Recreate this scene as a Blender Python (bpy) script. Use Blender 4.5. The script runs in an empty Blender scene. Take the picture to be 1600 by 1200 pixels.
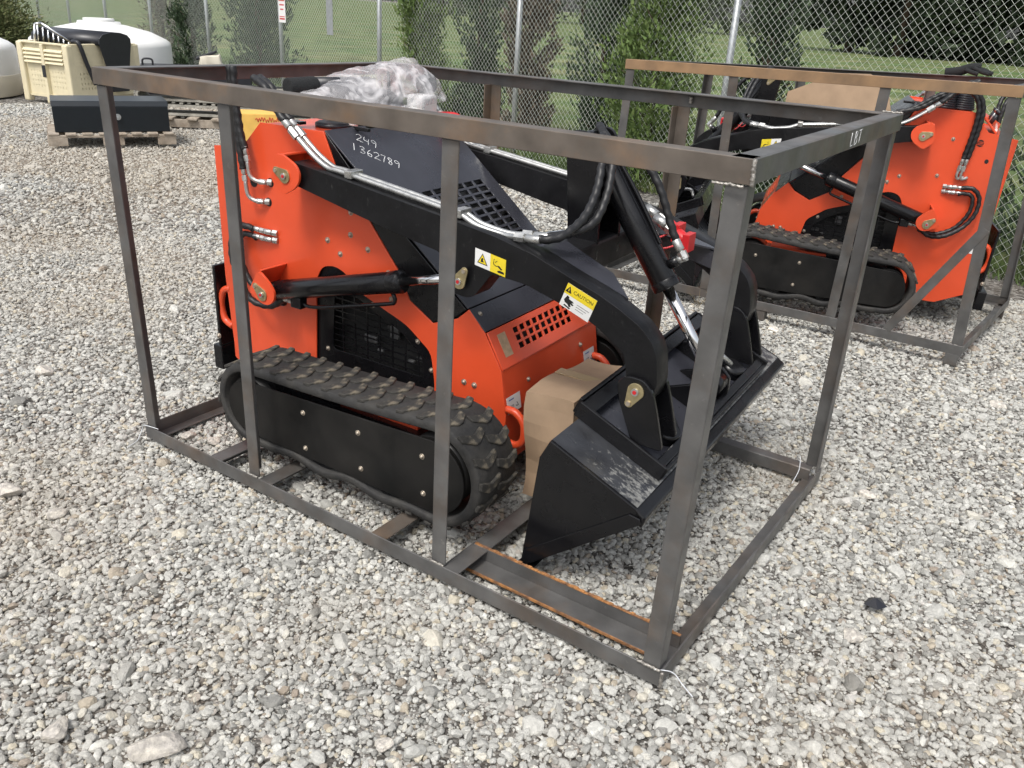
import bpy, bmesh, math, random
import numpy as np
from mathutils import Vector, Matrix, noise
rnd = random.Random(7)
R = math.radians
S = bpy.context.scene
COL = S.collection

# ------------------------------------------------------------------ camera, sky, sun, exposure
cam = bpy.data.cameras.new('camera'); cam_o = bpy.data.objects.new('camera', cam); COL.objects.link(cam_o)
cam.sensor_width = 36.0; cam.lens = 29.76; cam.clip_start = 0.05; cam.clip_end = 600
_rx, _rz, _roll = 1.15135752, 0.573447128, 0.0600354874
cam_o.matrix_world = Matrix.Translation((2.65765, -1.59833, 1.53917)) @ Matrix.Rotation(_rz, 4, 'Z') @ Matrix.Rotation(_rx, 4, 'X') @ Matrix.Rotation(_roll, 4, 'Z')
S.camera = cam_o
SUN_EL, SUN_AZ = 58.0, 172.0      # azimuth: compass degrees from +Y, clockwise, of where the sun stands
w = bpy.data.worlds.new('World'); S.world = w; w.use_nodes = True
nt = w.node_tree; nt.nodes.clear()
sky = nt.nodes.new('ShaderNodeTexSky'); sky.sky_type = 'NISHITA'; sky.sun_disc = False
sky.sun_elevation = R(SUN_EL); sky.sun_rotation = R(SUN_AZ); sky.altitude = 0; sky.air_density = 1.0; sky.dust_density = 4.0; sky.ozone_density = 1.0
bg = nt.nodes.new('ShaderNodeBackground'); bg.inputs['Strength'].default_value = 0.14
wo = nt.nodes.new('ShaderNodeOutputWorld')
hs = nt.nodes.new('ShaderNodeHueSaturation'); hs.inputs['Saturation'].default_value = 0.35   # thin white overcast
nt.links.new(sky.outputs[0], hs.inputs['Color']); nt.links.new(hs.outputs[0], bg.inputs[0]); nt.links.new(bg.outputs[0], wo.inputs[0])
sun = bpy.data.lights.new('sun', 'SUN'); sun.energy = 1.3; sun.angle = R(14); sun.color = (1.0, 0.965, 0.91)
sun_o = bpy.data.objects.new('sun', sun); COL.objects.link(sun_o)
_d = Vector((math.sin(R(SUN_AZ)) * math.cos(R(SUN_EL)), math.cos(R(SUN_AZ)) * math.cos(R(SUN_EL)), math.sin(R(SUN_EL))))
sun_o.rotation_euler = _d.to_track_quat('Z', 'Y').to_euler(); sun_o.location = (0, -5, 8)
vs = S.view_settings; vs.view_transform = 'Standard'; vs.look = 'None'; vs.exposure = 0.62; vs.gamma = 1.0; vs.use_curve_mapping = False
S.render.engine = 'CYCLES'
S.cycles.max_bounces = 8; S.cycles.transparent_max_bounces = 16; S.cycles.diffuse_bounces = 3; S.cycles.glossy_bounces = 4

# ------------------------------------------------------------------ materials
def mat(name, col, rough=0.5, metal=0.0, var=0.0, var_scale=6.0, col2=None, lo=0.42, hi=0.62, bump=0.0, bump_scale=60.0,
        rvar=0.0, coat=0.0, spec=0.5, detail=6.0, stretch=None, extra=None, alpha=None, speck=None):
    m = bpy.data.materials.new(name); m.use_nodes = True
    t = m.node_tree; n = t.nodes; l = t.links
    b = n['Principled BSDF']
    b.inputs['Roughness'].default_value = rough; b.inputs['Metallic'].default_value = metal
    b.inputs['Specular IOR Level'].default_value = spec
    b.inputs['Coat Weight'].default_value = coat; b.inputs['Coat Roughness'].default_value = 0.12
    tc = n.new('ShaderNodeTexCoord'); src = tc.outputs['Object']
    if stretch:
        mp = n.new('ShaderNodeMapping'); mp.inputs['Scale'].default_value = stretch
        l.new(src, mp.inputs[0]); src = mp.outputs[0]
    out = None
    base = n.new('ShaderNodeRGB'); base.outputs[0].default_value = (*col, 1); out = base.outputs[0]
    if col2 is not None:
        nz = n.new('ShaderNodeTexNoise'); nz.inputs['Scale'].default_value = var_scale; nz.inputs['Detail'].default_value = detail; nz.inputs['Roughness'].default_value = 0.62
        l.new(src, nz.inputs['Vector'])
        rp = n.new('ShaderNodeValToRGB'); rp.color_ramp.elements[0].position = lo; rp.color_ramp.elements[1].position = hi
        rp.color_ramp.elements[0].color = (0, 0, 0, 1); rp.color_ramp.elements[1].color = (1, 1, 1, 1)
        l.new(nz.outputs['Fac'], rp.inputs[0])
        mx = n.new('ShaderNodeMixRGB'); l.new(rp.outputs[0], mx.inputs[0]); l.new(out, mx.inputs[1]); mx.inputs[2].default_value = (*col2, 1)
        out = mx.outputs[0]
    if speck is not None:                       # (colour, scale, threshold, amount): fine scuffs and dust
        c3, sc, th, am, st = speck[:5]
        mp2 = n.new('ShaderNodeMapping'); mp2.inputs['Scale'].default_value = st
        l.new(tc.outputs['Object'], mp2.inputs[0])
        n2 = n.new('ShaderNodeTexNoise'); n2.inputs['Scale'].default_value = sc; n2.inputs['Detail'].default_value = 8; n2.inputs['Roughness'].default_value = 0.75
        l.new(mp2.outputs[0], n2.inputs['Vector'])
        r2 = n.new('ShaderNodeValToRGB'); r2.color_ramp.elements[0].position = th; r2.color_ramp.elements[1].position = th + 0.09
        r2.color_ramp.elements[0].color = (0, 0, 0, 1); r2.color_ramp.elements[1].color = (am, am, am, 1)
        l.new(n2.outputs['Fac'], r2.inputs[0])
        r2o = r2.outputs[0]
        if len(speck) > 5:                      # wear grows along local x from a to b
            sx = n.new('ShaderNodeSeparateXYZ'); l.new(tc.outputs['Object'], sx.inputs[0])
            g = n.new('ShaderNodeMapRange'); g.inputs['From Min'].default_value = speck[5]; g.inputs['From Max'].default_value = speck[6]; g.inputs['To Min'].default_value = -0.16; g.inputs['To Max'].default_value = 0.09
            l.new(sx.outputs[0], g.inputs['Value']); ga = n.new('ShaderNodeMath'); ga.operation = 'ADD'; l.new(n2.outputs['Fac'], ga.inputs[0]); l.new(g.outputs[0], ga.inputs[1]); l.new(ga.outputs[0], r2.inputs[0])
        m3 = n.new('ShaderNodeMixRGB'); l.new(r2o, m3.inputs[0]); l.new(out, m3.inputs[1]); m3.inputs[2].default_value = (*c3, 1)
        out = m3.outputs[0]
    if var:
        nz = n.new('ShaderNodeTexNoise'); nz.inputs['Scale'].default_value = var_scale * 2.3; nz.inputs['Detail'].default_value = 5
        l.new(src, nz.inputs['Vector'])
        mr = n.new('ShaderNodeMapRange'); mr.inputs['From Min'].default_value = 0.3; mr.inputs['From Max'].default_value = 0.7
        mr.inputs['To Min'].default_value = 1 - var; mr.inputs['To Max'].default_value = 1 + var
        l.new(nz.outputs['Fac'], mr.inputs['Value'])
        mx = n.new('ShaderNodeMixRGB'); mx.blend_type = 'MULTIPLY'; mx.inputs[0].default_value = 1
        l.new(out, mx.inputs[1]); l.new(mr.outputs[0], mx.inputs[2]); out = mx.outputs[0]
    l.new(out, b.inputs['Base Color'])
    if rvar:
        nz = n.new('ShaderNodeTexNoise'); nz.inputs['Scale'].default_value = var_scale * 1.7; nz.inputs['Detail'].default_value = 6
        l.new(src, nz.inputs['Vector'])
        mr = n.new('ShaderNodeMapRange'); mr.inputs['From Min'].default_value = 0.35; mr.inputs['From Max'].default_value = 0.65
        mr.inputs['To Min'].default_value = max(0.03, rough - rvar); mr.inputs['To Max'].default_value = min(1, rough + rvar)
        l.new(nz.outputs['Fac'], mr.inputs['Value']); l.new(mr.outputs[0], b.inputs['Roughness'])
    if bump:
        nz = n.new('ShaderNodeTexNoise'); nz.inputs['Scale'].default_value = bump_scale; nz.inputs['Detail'].default_value = 5
        l.new(tc.outputs['Object'], nz.inputs['Vector'])
        bp = n.new('ShaderNodeBump'); bp.inputs['Strength'].default_value = bump; bp.inputs['Distance'].default_value = 0.01
        l.new(nz.outputs['Fac'], bp.inputs['Height']); l.new(bp.outputs[0], b.inputs['Normal'])
    return m

M = {}
M['orange'] = mat('orange_paint', (0.72, 0.082, 0.026), 0.36, var=0.05, var_scale=3, coat=0.25, bump=0.03, bump_scale=14, rvar=0.05, speck=((0.55, 0.3, 0.2), 55, 0.69, 0.5, (1, 1, 1)))
M['black'] = mat('black_gloss_paint', (0.006, 0.006, 0.007), 0.24, var=0.2, coat=0.0, spec=0.42, bump=0.04, bump_scale=25, rvar=0.08, speck=((0.10, 0.10, 0.10), 40, 0.68, 0.4, (1, 1, 1)))
M['hood'] = mat('black_hood_paint', (0.033, 0.034, 0.043), 0.30, var=0.1, coat=0.2, bump=0.03, bump_scale=6, rvar=0.05)
M['arm'] = mat('scuffed_black_arm_paint', (0.007, 0.007, 0.008), 0.42, spec=0.3, var=0.3, bump=0.1, bump_scale=40, rvar=0.12, speck=((0.07, 0.07, 0.068), 22, 0.60, 0.5, (3, 1, 1.2)))
M['worn'] = mat('worn_bucket_back', (0.030, 0.032, 0.037), 0.34, spec=0.6, var=0.3, bump=0.1, bump_scale=50, rvar=0.1, speck=((0.26, 0.26, 0.245), 30, 0.50, 0.75, (1.3, 2.2, 1.3), 1.66, 1.93))
M['coverblack'] = mat('dusty_track_cover', (0.006, 0.006, 0.006), 0.40, spec=0.28, col2=(0.018, 0.017, 0.016), var_scale=3.5, lo=0.4, hi=0.7, rvar=0.12)
M['rubber'] = mat('track_rubber', (0.022, 0.0215, 0.021), 0.75, var=0.25, var_scale=12, col2=(0.045, 0.042, 0.037), lo=0.45, hi=0.7, bump=0.25, bump_scale=90)
M['lug'] = mat('dusty_track_lug', (0.036, 0.034, 0.030), 0.85, var=0.3, var_scale=30, col2=(0.15, 0.128, 0.092), lo=0.50, hi=0.66, bump=0.3, bump_scale=150)
M['hose'] = mat('hydraulic_hose', (0.012, 0.012, 0.013), 0.45, var=0.2)
M['zinc'] = mat('zinc_steel', (0.56, 0.56, 0.54), 0.33, 0.85, var=0.15, var_scale=20, rvar=0.1)
M['bolt'] = mat('bolt_zinc', (0.50, 0.44, 0.36), 0.38, 0.7, var=0.2, var_scale=40)
M['yzinc'] = mat('yellow_zinc_plate', (0.50, 0.42, 0.24), 0.32, 0.8, var=0.15, var_scale=30)
M['chrome'] = mat('chrome_rod', (0.80, 0.80, 0.80), 0.10, 1.0)
M['steel'] = mat('mill_scale_angle_iron', (0.120, 0.118, 0.115), 0.46, 0.35, var=0.25, var_scale=5, col2=(0.125, 0.098, 0.078), lo=0.46, hi=0.72, bump=0.06, bump_scale=45, rvar=0.12, speck=((0.26, 0.25, 0.235), 30, 0.62, 0.5, (1, 1, 1)))
M['steelr'] = mat('rusting_angle_iron', (0.128, 0.108, 0.090), 0.5, 0.3, var=0.25, var_scale=5, col2=(0.185, 0.118, 0.072), lo=0.46, hi=0.70, bump=0.08, bump_scale=45, rvar=0.1)
M['rust'] = mat('orange_rust_edge', (0.36, 0.165, 0.055), 0.8, 0.0, var=0.35, var_scale=25, col2=(0.16, 0.085, 0.05), bump=0.3, bump_scale=120)
M['tanrust'] = mat('tan_flash_rust_iron', (0.27, 0.165, 0.085), 0.6, 0.15, var=0.2, var_scale=4, col2=(0.19, 0.125, 0.075), lo=0.45, hi=0.7)
M['weld'] = mat('weld_bead', (0.34, 0.32, 0.29), 0.4, 0.6, var=0.4, var_scale=60, bump=0.4, bump_scale=150)
M['dark'] = mat('dark_void', (0.010, 0.010, 0.010), 0.7)
M['engine'] = mat('engine_grey', (0.10, 0.10, 0.10), 0.5, 0.4, var=0.4, var_scale=15)
M['redpart'] = mat('red_plastic', (0.55, 0.02, 0.025), 0.35)
M['card'] = mat('brown_cardboard', (0.36, 0.25, 0.16), 0.8, var=0.1, var_scale=5, bump=0.25, bump_scale=7)
M['tape'] = mat('packing_tape', (0.40, 0.29, 0.16), 0.25, spec=0.6)
M['white'] = mat('white_sticker', (0.78, 0.78, 0.76), 0.4)
M['yellow'] = mat('yellow_sticker', (0.80, 0.62, 0.03), 0.35)
M['ink'] = mat('black_ink', (0.012, 0.012, 0.012), 0.5)
M['blueink'] = mat('blue_ink', (0.05, 0.15, 0.45), 0.5)
M['redink'] = mat('red_ink', (0.55, 0.03, 0.03), 0.5)
M['paintmark'] = mat('white_paint_marker', (0.75, 0.76, 0.76), 0.6)
M['foilplate'] = mat('aluminium_foil_plate', (0.62, 0.42, 0.26), 0.28, 0.7, var=0.2, var_scale=20)
M['galv'] = mat('galvanised_steel', (0.40, 0.42, 0.43), 0.42, 0.6, var=0.12, var_scale=8)
M['wire'] = mat('galvanised_wire', (0.56, 0.60, 0.54), 0.45, 0.25)
M['tank'] = mat('white_polyethylene', (0.80, 0.80, 0.78), 0.42, var=0.03, var_scale=1.5)
M['tanklow'] = mat('cream_polyethylene', (0.66, 0.61, 0.50), 0.5, var=0.05, var_scale=2)
M['bin'] = mat('cream_bin_plastic', (0.68, 0.61, 0.42), 0.5, var=0.06, var_scale=4)
M['plasticblk'] = mat('black_moulded_plastic', (0.016, 0.017, 0.022), 0.38, var=0.15, bump=0.06, bump_scale=120)
M['toolbox'] = mat('blue_black_steel_box', (0.009, 0.013, 0.017), 0.3, var=0.1, spec=0.4)
M['wood'] = mat('weathered_pallet_wood', (0.36, 0.31, 0.25), 0.8, var=0.25, var_scale=6, col2=(0.26, 0.21, 0.16), bump=0.2, bump_scale=60)
M['oldtrack'] = mat('dusty_rubber_track', (0.36, 0.345, 0.30), 0.85, var=0.2, var_scale=5, col2=(0.24, 0.23, 0.20), bump=0.2, bump_scale=40)
M['yellowbox'] = mat('yellow_carton', (0.72, 0.44, 0.10), 0.7, var=0.08, var_scale=6)
M['bark'] = mat('brown_bark', (0.085, 0.058, 0.040), 0.9, var=0.3, var_scale=14, bump=0.6, bump_scale=30)
M['tie'] = mat('clear_plastic_tie', (0.60, 0.62, 0.64), 0.2, spec=0.8)
M['glove'] = mat('black_knit_glove', (0.012, 0.013, 0.014), 0.9, bump=0.4, bump_scale=200)

def leaf_mat(name, a, b_, scale=2.0):
    m = mat(name, a, 0.62, var=0.35, var_scale=scale * 6, col2=b_, lo=0.40, hi=0.62, spec=0.25)
    t = m.node_tree; b = t.nodes['Principled BSDF']
    b.inputs['Subsurface Weight'].default_value = 0.0
    return m
M['leafbright'] = leaf_mat('bright_arborvitae_leaf', (0.095, 0.155, 0.045), (0.155, 0.21, 0.07))
M['leafdark'] = leaf_mat('dark_conifer_leaf', (0.036, 0.060, 0.033), (0.068, 0.100, 0.050))
M['leafbrown'] = leaf_mat('browning_conifer_leaf', (0.085, 0.072, 0.055), (0.15, 0.115, 0.08))
M['leafshrub'] = leaf_mat('olive_shrub_leaf', (0.085, 0.115, 0.040), (0.150, 0.150, 0.065))
M['leaffar'] = leaf_mat('far_tree_leaf', (0.022, 0.036, 0.020), (0.045, 0.062, 0.032), 0.3)
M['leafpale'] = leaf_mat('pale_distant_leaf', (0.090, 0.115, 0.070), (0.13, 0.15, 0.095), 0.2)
M['blade'] = mat('grass_blade', (0.085, 0.135, 0.035), 0.7, var=0.3, var_scale=3, col2=(0.17, 0.16, 0.07), lo=0.5, hi=0.7)
M['drystalk'] = mat('dry_straw', (0.36, 0.28, 0.16), 0.8, var=0.2)

# clear crumpled film: real thin sheet, mostly transmitting, milky where it wrinkles
def film():
    m = bpy.data.materials.new('clear_wrap_film'); m.use_nodes = True
    t = m.node_tree; n = t.nodes; l = t.links; n.clear()
    o = n.new('ShaderNodeOutputMaterial'); tr = n.new('ShaderNodeBsdfTransparent'); tr.inputs[0].default_value = (0.96, 0.96, 0.97, 1)
    pb = n.new('ShaderNodeBsdfPrincipled'); pb.inputs['Base Color'].default_value = (0.86, 0.84, 0.85, 1); pb.inputs['Roughness'].default_value = 0.07
    tc = n.new('ShaderNodeTexCoord'); mp = n.new('ShaderNodeMapping'); mp.inputs['Scale'].default_value = (0.7, 2.6, 2.0); mp.inputs['Rotation'].default_value = (0.5, 0.3, 0.4)
    l.new(tc.outputs['Object'], mp.inputs[0])
    nz = n.new('ShaderNodeTexNoise'); nz.inputs['Scale'].default_value = 3.2; nz.inputs['Detail'].default_value = 7; nz.inputs['Distortion'].default_value = 0.9
    l.new(mp.outputs[0], nz.inputs['Vector'])
    a = n.new('ShaderNodeMath'); a.operation = 'SUBTRACT'; a.inputs[1].default_value = 0.5; l.new(nz.outputs['Fac'], a.inputs[0])
    b = n.new('ShaderNodeMath'); b.operation = 'ABSOLUTE'; l.new(a.outputs[0], b.inputs[0])
    mr = n.new('ShaderNodeMapRange'); mr.inputs['From Min'].default_value = 0.0; mr.inputs['From Max'].default_value = 0.07; mr.inputs['To Min'].default_value = 0.56; mr.inputs['To Max'].default_value = 0.26
    l.new(b.outputs[0], mr.inputs['Value'])
    bp = n.new('ShaderNodeBump'); bp.inputs['Strength'].default_value = 0.35; bp.inputs['Distance'].default_value = 0.02
    l.new(nz.outputs['Fac'], bp.inputs['Height']); l.new(bp.outputs[0], pb.inputs['Normal'])
    mx = n.new('ShaderNodeMixShader'); l.new(mr.outputs[0], mx.inputs[0]); l.new(tr.outputs[0], mx.inputs[1]); l.new(pb.outputs[0], mx.inputs[2])
    l.new(mx.outputs[0], o.inputs[0])
    return m
M['film'] = film()

# ------------------------------------------------------------------ mesh helpers
class MB:
    def __init__(s): s.v = []; s.f = []; s.sm = []
    def add(s, vs_, fs, smooth=False):
        k = len(s.v); s.v += [tuple(p) for p in vs_]
        for f in fs: s.f.append(tuple(i + k for i in f)); s.sm.append(smooth)
        return s
    def box(s, lo, hi, mtx=None):
        x0, y0, z0 = lo; x1, y1, z1 = hi
        p = [Vector(c) for c in ((x0,y0,z0),(x1,y0,z0),(x1,y1,z0),(x0,y1,z0),(x0,y0,z1),(x1,y0,z1),(x1,y1,z1),(x0,y1,z1))]
        if mtx is not None: p = [mtx @ q for q in p]
        return s.add(p, [(0,3,2,1),(4,5,6,7),(0,1,5,4),(1,2,6,5),(2,3,7,6),(3,0,4,7)])
    def hexa(s, p): return s.add(p, [(0,3,2,1),(4,5,6,7),(0,1,5,4),(1,2,6,5),(2,3,7,6),(3,0,4,7)])
    def cyl(s, p0, p1, r0, r1=None, n=16, caps=True, smooth=True):
        r1 = r0 if r1 is None else r1
        p0 = Vector(p0); p1 = Vector(p1); d = (p1 - p0).normalized()
        a = d.orthogonal().normalized(); b = d.cross(a)
        vs_ = []
        for p, r in ((p0, r0), (p1, r1)):
            for i in range(n):
                t = 2 * math.pi * i / n; vs_.append(p + a * (r * math.cos(t)) + b * (r * math.sin(t)))
        k = len(s.v); s.add(vs_, [(i, (i+1) % n, n + (i+1) % n, n + i) for i in range(n)], smooth)
        if caps: s.f += [tuple(k + i for i in range(n-1, -1, -1)), tuple(k + n + i for i in range(n))]; s.sm += [False, False]
        return s
    def tube(s, pts, r, n=8, rib=0.0, rib_len=0.02, smooth=True):
        pts = spline(pts) if len(pts) > 2 else [Vector(p) for p in pts]
        rings = []; up = None; dist = 0; prev = None
        for i, p in enumerate(pts):
            d = (pts[min(i+1, len(pts)-1)] - pts[max(i-1, 0)]).normalized()
            if up is None: up = d.orthogonal().normalized()
            up = (up - d * up.dot(d)).normalized(); b = d.cross(up)
            if prev is not None: dist += (p - prev).length
            prev = p
            rings.append([p, up.copy(), b, dist])
        vs_ = []
        for p, a, b, ds in rings:
            for i in range(n):
                t = 2 * math.pi * i / n
                rr = r * (1 + rib * math.sin(2 * math.pi * (ds / rib_len) + t))
                vs_.append(p + a * (rr * math.cos(t)) + b * (rr * math.sin(t)))
        m = len(rings); fs = []
        for j in range(m - 1):
            for i in range(n): fs.append((j*n+i, j*n+(i+1) % n, (j+1)*n+(i+1) % n, (j+1)*n+i))
        fs += [tuple(range(n-1, -1, -1)), tuple((m-1)*n + i for i in range(n))]
        return s.add(vs_, fs, smooth)
    def prism(s, poly, o, a, b, n, t, smooth=False):
        """extrude polygon poly (2D in axes a,b from origin o) by t along n"""
        o, a, b, n = Vector(o), Vector(a), Vector(b), Vector(n); k = len(poly)
        v0 = [o + a*x + b*y for x, y in poly]; v1 = [p + n*t for p in v0]
        return s.add(v0 + v1, [tuple(range(k-1, -1, -1)), tuple(range(k, 2*k))] + [(i, (i+1) % k, k + (i+1) % k, k + i) for i in range(k)], smooth)
    def build(s, name, m, parent=None, bevel=0.0, recalc=True, seg=2):
        me = bpy.data.meshes.new(name); me.from_pydata(s.v, [], s.f)
        me.polygons.foreach_set('use_smooth', s.sm)
        if recalc:
            bm = bmesh.new(); bm.from_mesh(me); bmesh.ops.recalc_face_normals(bm, faces=bm.faces); bm.to_mesh(me); bm.free()
        return link(name, me, m, parent, bevel, seg)

def link(name, me, m, parent=None, bevel=0.0, seg=2):
    o = bpy.data.objects.new(name, me); COL.objects.link(o)
    for q in (m if isinstance(m, (list, tuple)) else [m]): me.materials.append(q)
    if parent is not None: o.parent = parent
    if bevel:
        b = o.modifiers.new('edge', 'BEVEL'); b.width = bevel; b.segments = seg; b.limit_method = 'ANGLE'; b.angle_limit = R(35)
    return o

def spline(pts, step=0.008):
    P = [Vector(p) for p in pts]; out = []
    for i in range(len(P) - 1):
        p0 = P[max(i-1, 0)]; p1 = P[i]; p2 = P[i+1]; p3 = P[min(i+2, len(P)-1)]
        n = max(2, int((p2 - p1).length / step))
        for j in range(n):
            t = j / n
            out.append(0.5 * ((2*p1) + (p2-p0)*t + (2*p0-5*p1+4*p2-p3)*t*t + (-p0+3*p1-3*p2+p3)*t**3))
    out.append(P[-1]); return out

def plate(name, polys, o, a, b, t, m, parent=None, bevel=0.0, cap=0.0012):
    """flat plate with holes: polys[0] outline, others holes, drawn in axes a,b from o, thickness t along a x b"""
    cu = bpy.data.curves.new(name, 'CURVE'); cu.dimensions = '2D'; cu.fill_mode = 'BOTH'; cu.extrude = t / 2
    for poly in polys:
        sp = cu.splines.new('POLY'); sp.points.add(len(poly) - 1); sp.use_cyclic_u = True
        for q, (x, y) in zip(sp.points, poly): q.co = (x, y, 0, 1)
    tmp = bpy.data.objects.new('tmp', cu); me = bpy.data.meshes.new_from_object(tmp)
    bpy.data.objects.remove(tmp); bpy.data.curves.remove(cu)
    a = Vector(a).normalized(); b = Vector(b).normalized(); n = a.cross(b); o = Vector(o)
    for v in me.vertices: v.co = o + a * v.co.x + b * v.co.y + n * (v.co.z + t / 2)
    me.name = name; me.materials.clear()
    bm = bmesh.new(); bm.from_mesh(me); bmesh.ops.remove_doubles(bm, verts=bm.verts, dist=1e-5); bmesh.ops.recalc_face_normals(bm, faces=bm.faces); bm.to_mesh(me); bm.free()
    return link(name, me, m, parent, bevel)

def text(name, body, size, o, a, b, m, parent=None, t=0.0008, align='CENTER', space=1.0):
    cu = bpy.data.curves.new(name, 'FONT'); cu.body = body; cu.size = size; cu.extrude = t / 2; cu.align_x = align; cu.align_y = 'CENTER'; cu.space_character = space
    tmp = bpy.data.objects.new('tmp', cu); me = bpy.data.meshes.new_from_object(tmp)
    bpy.data.objects.remove(tmp); bpy.data.curves.remove(cu)
    a = Vector(a).normalized(); b = Vector(b).normalized(); n = a.cross(b); o = Vector(o)
    for v in me.vertices: v.co = o + a * v.co.x + b * v.co.y + n * (v.co.z + t / 2)
    me.name = name; me.materials.clear()
    return link(name, me, m, parent)

def thing(name, label, cat, loc=(0, 0, 0), rotz=0.0, group=None):
    o = bpy.data.objects.new(name, None); COL.objects.link(o); o.location = loc; o.rotation_euler = (0, 0, rotz); o.empty_display_size = 0.1
    return tag(o, label, cat, group)
def tag(o, label=None, cat=None, group=None, kind=None):
    if label: o['label'] = label
    if cat: o['category'] = cat
    if group: o['group'] = group
    if kind: o['kind'] = kind
    return o
def copy_tree(o, parent=None, skip=()):
    c = o.copy(); COL.objects.link(c); c.parent = parent
    for ch in list(o.children):
        if ch.name.split('.')[0] not in skip: copy_tree(ch, c, skip)
    return c
def rounded(poly, r, n=4):
    out = []; k = len(poly)
    for i in range(k):
        p = Vector(poly[i]); a = Vector(poly[i-1]) - p; b = Vector(poly[(i+1) % k]) - p
        rr = min(r, a.length * 0.45, b.length * 0.45); a.normalize(); b.normalize()
        q0 = p + a*rr; q1 = p + b*rr
        for j in range(n + 1):
            t = j / n; out.append(tuple(q0*(1-t)**2 + p*2*t*(1-t) + q1*t*t))
    return out
def circle(cx, cy, r, n=20): return [(cx + r*math.cos(2*math.pi*i/n), cy + r*math.sin(2*math.pi*i/n)) for i in range(n)]

# ------------------------------------------------------------------ ground, field, gravel
def grid_mesh(name, x0, x1, y0, y1, nx, ny, zf):
    xs = np.linspace(x0, x1, nx); ys = np.linspace(y0, y1, ny)
    v = [(x, y, zf(x, y)) for y in ys for x in xs]
    f = [(j*nx+i, j*nx+i+1, (j+1)*nx+i+1, (j+1)*nx+i) for j in range(ny-1) for i in range(nx-1)]
    me = bpy.data.meshes.new(name); me.from_pydata(v, [], f); return me

def dirt_factor(n, l, pos, noise_out):
    """worn brown traffic area of the yard, centred near the pallet, broken up by the slow noise"""
    sb = n.new('ShaderNodeVectorMath'); sb.operation = 'SUBTRACT'; sb.inputs[1].default_value = (-5.4, 3.2, 0); l.new(pos, sb.inputs[0])
    ln = n.new('ShaderNodeVectorMath'); ln.operation = 'LENGTH'; l.new(sb.outputs[0], ln.inputs[0])
    mr = n.new('ShaderNodeMapRange'); mr.inputs['From Min'].default_value = 1.4; mr.inputs['From Max'].default_value = 4.6; mr.inputs['To Min'].default_value = 0.15; mr.inputs['To Max'].default_value = -0.03
    l.new(ln.outputs['Value'], mr.inputs['Value'])
    ad = n.new('ShaderNodeMath'); ad.operation = 'ADD'; l.new(noise_out, ad.inputs[0]); l.new(mr.outputs[0], ad.inputs[1]); return ad.outputs[0]

def gravel_material():
    m = bpy.data.materials.new('gravel_bed'); m.use_nodes = True
    t = m.node_tree; n = t.nodes; l = t.links; b = n['Principled BSDF']; b.inputs['Roughness'].default_value = 0.9; b.inputs['Specular IOR Level'].default_value = 0.2
    tc = n.new('ShaderNodeTexCoord')
    def vor(sc):
        v = n.new('ShaderNodeTexVoronoi'); v.inputs['Scale'].default_value = sc; v.inputs['Randomness'].default_value = 1
        l.new(tc.outputs['Object'], v.inputs['Vector']); return v
    v1 = vor(38); v2 = vor(90)
    big = n.new('ShaderNodeTexNoise'); big.inputs['Scale'].default_value = 0.55; big.inputs['Detail'].default_value = 6; l.new(tc.outputs['Object'], big.inputs['Vector'])
    ramp = n.new('ShaderNodeValToRGB'); e = ramp.color_ramp.elements
    e[0].position = 0.0; e[0].color = (0.07, 0.064, 0.057, 1); e[1].position = 1.0; e[1].color = (0.40, 0.38, 0.35, 1)  # dark bed colour stands in for shade in the gaps between stones
    e2 = ramp.color_ramp.elements.new(0.5); e2.color = (0.17, 0.16, 0.145, 1)
    sep = n.new('ShaderNodeSeparateColor'); l.new(v1.outputs['Color'], sep.inputs[0]); l.new(sep.outputs[0], ramp.inputs[0])
    br = n.new('ShaderNodeValToRGB'); br.color_ramp.elements[0].position = 0.48; br.color_ramp.elements[1].position = 0.66
    l.new(dirt_factor(n, l, tc.outputs['Object'], big.outputs['Fac']), br.inputs[0])
    mx = n.new('ShaderNodeMixRGB'); mx.blend_type = 'MIX'; mx.inputs[2].default_value = (0.26, 0.205, 0.15, 1)
    ml = n.new('ShaderNodeMath'); ml.operation = 'MULTIPLY'; ml.inputs[1].default_value = 0.65; l.new(br.outputs[0], ml.inputs[0])
    l.new(ml.outputs[0], mx.inputs[0]); l.new(ramp.outputs[0], mx.inputs[1]); l.new(mx.outputs[0], b.inputs['Base Color'])
    ad = n.new('ShaderNodeMath'); ad.operation = 'ADD'; l.new(v1.outputs['Distance'], ad.inputs[0]); l.new(v2.outputs['Distance'], ad.inputs[1])
    bp = n.new('ShaderNodeBump'); bp.invert = True; bp.inputs['Strength'].default_value = 1.0; bp.inputs['Distance'].default_value = 0.012
    l.new(ad.outputs[0], bp.inputs['Height']); l.new(bp.outputs[0], b.inputs['Normal'])
    return m
M['gravelbed'] = gravel_material()

FD = Vector((-0.96574, 0.25951, 0)); FN = Vector((0.25951, 0.96574, 0)); F0 = Vector((-0.0963, 5.6624, 0))   # fence line
def fence_pt(k, off=0.0, z=0.0): return F0 + FD * (2.7 * k) + FN * off + Vector((0, 0, z))

def bumpz(x, y): return -0.022 + 0.012 * noise.noise((x*0.9, y*0.9, 3.1)) + 0.006 * noise.noise((x*2.7, y*2.7, 7.7))
gme = bpy.data.meshes.new('ground')
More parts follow.
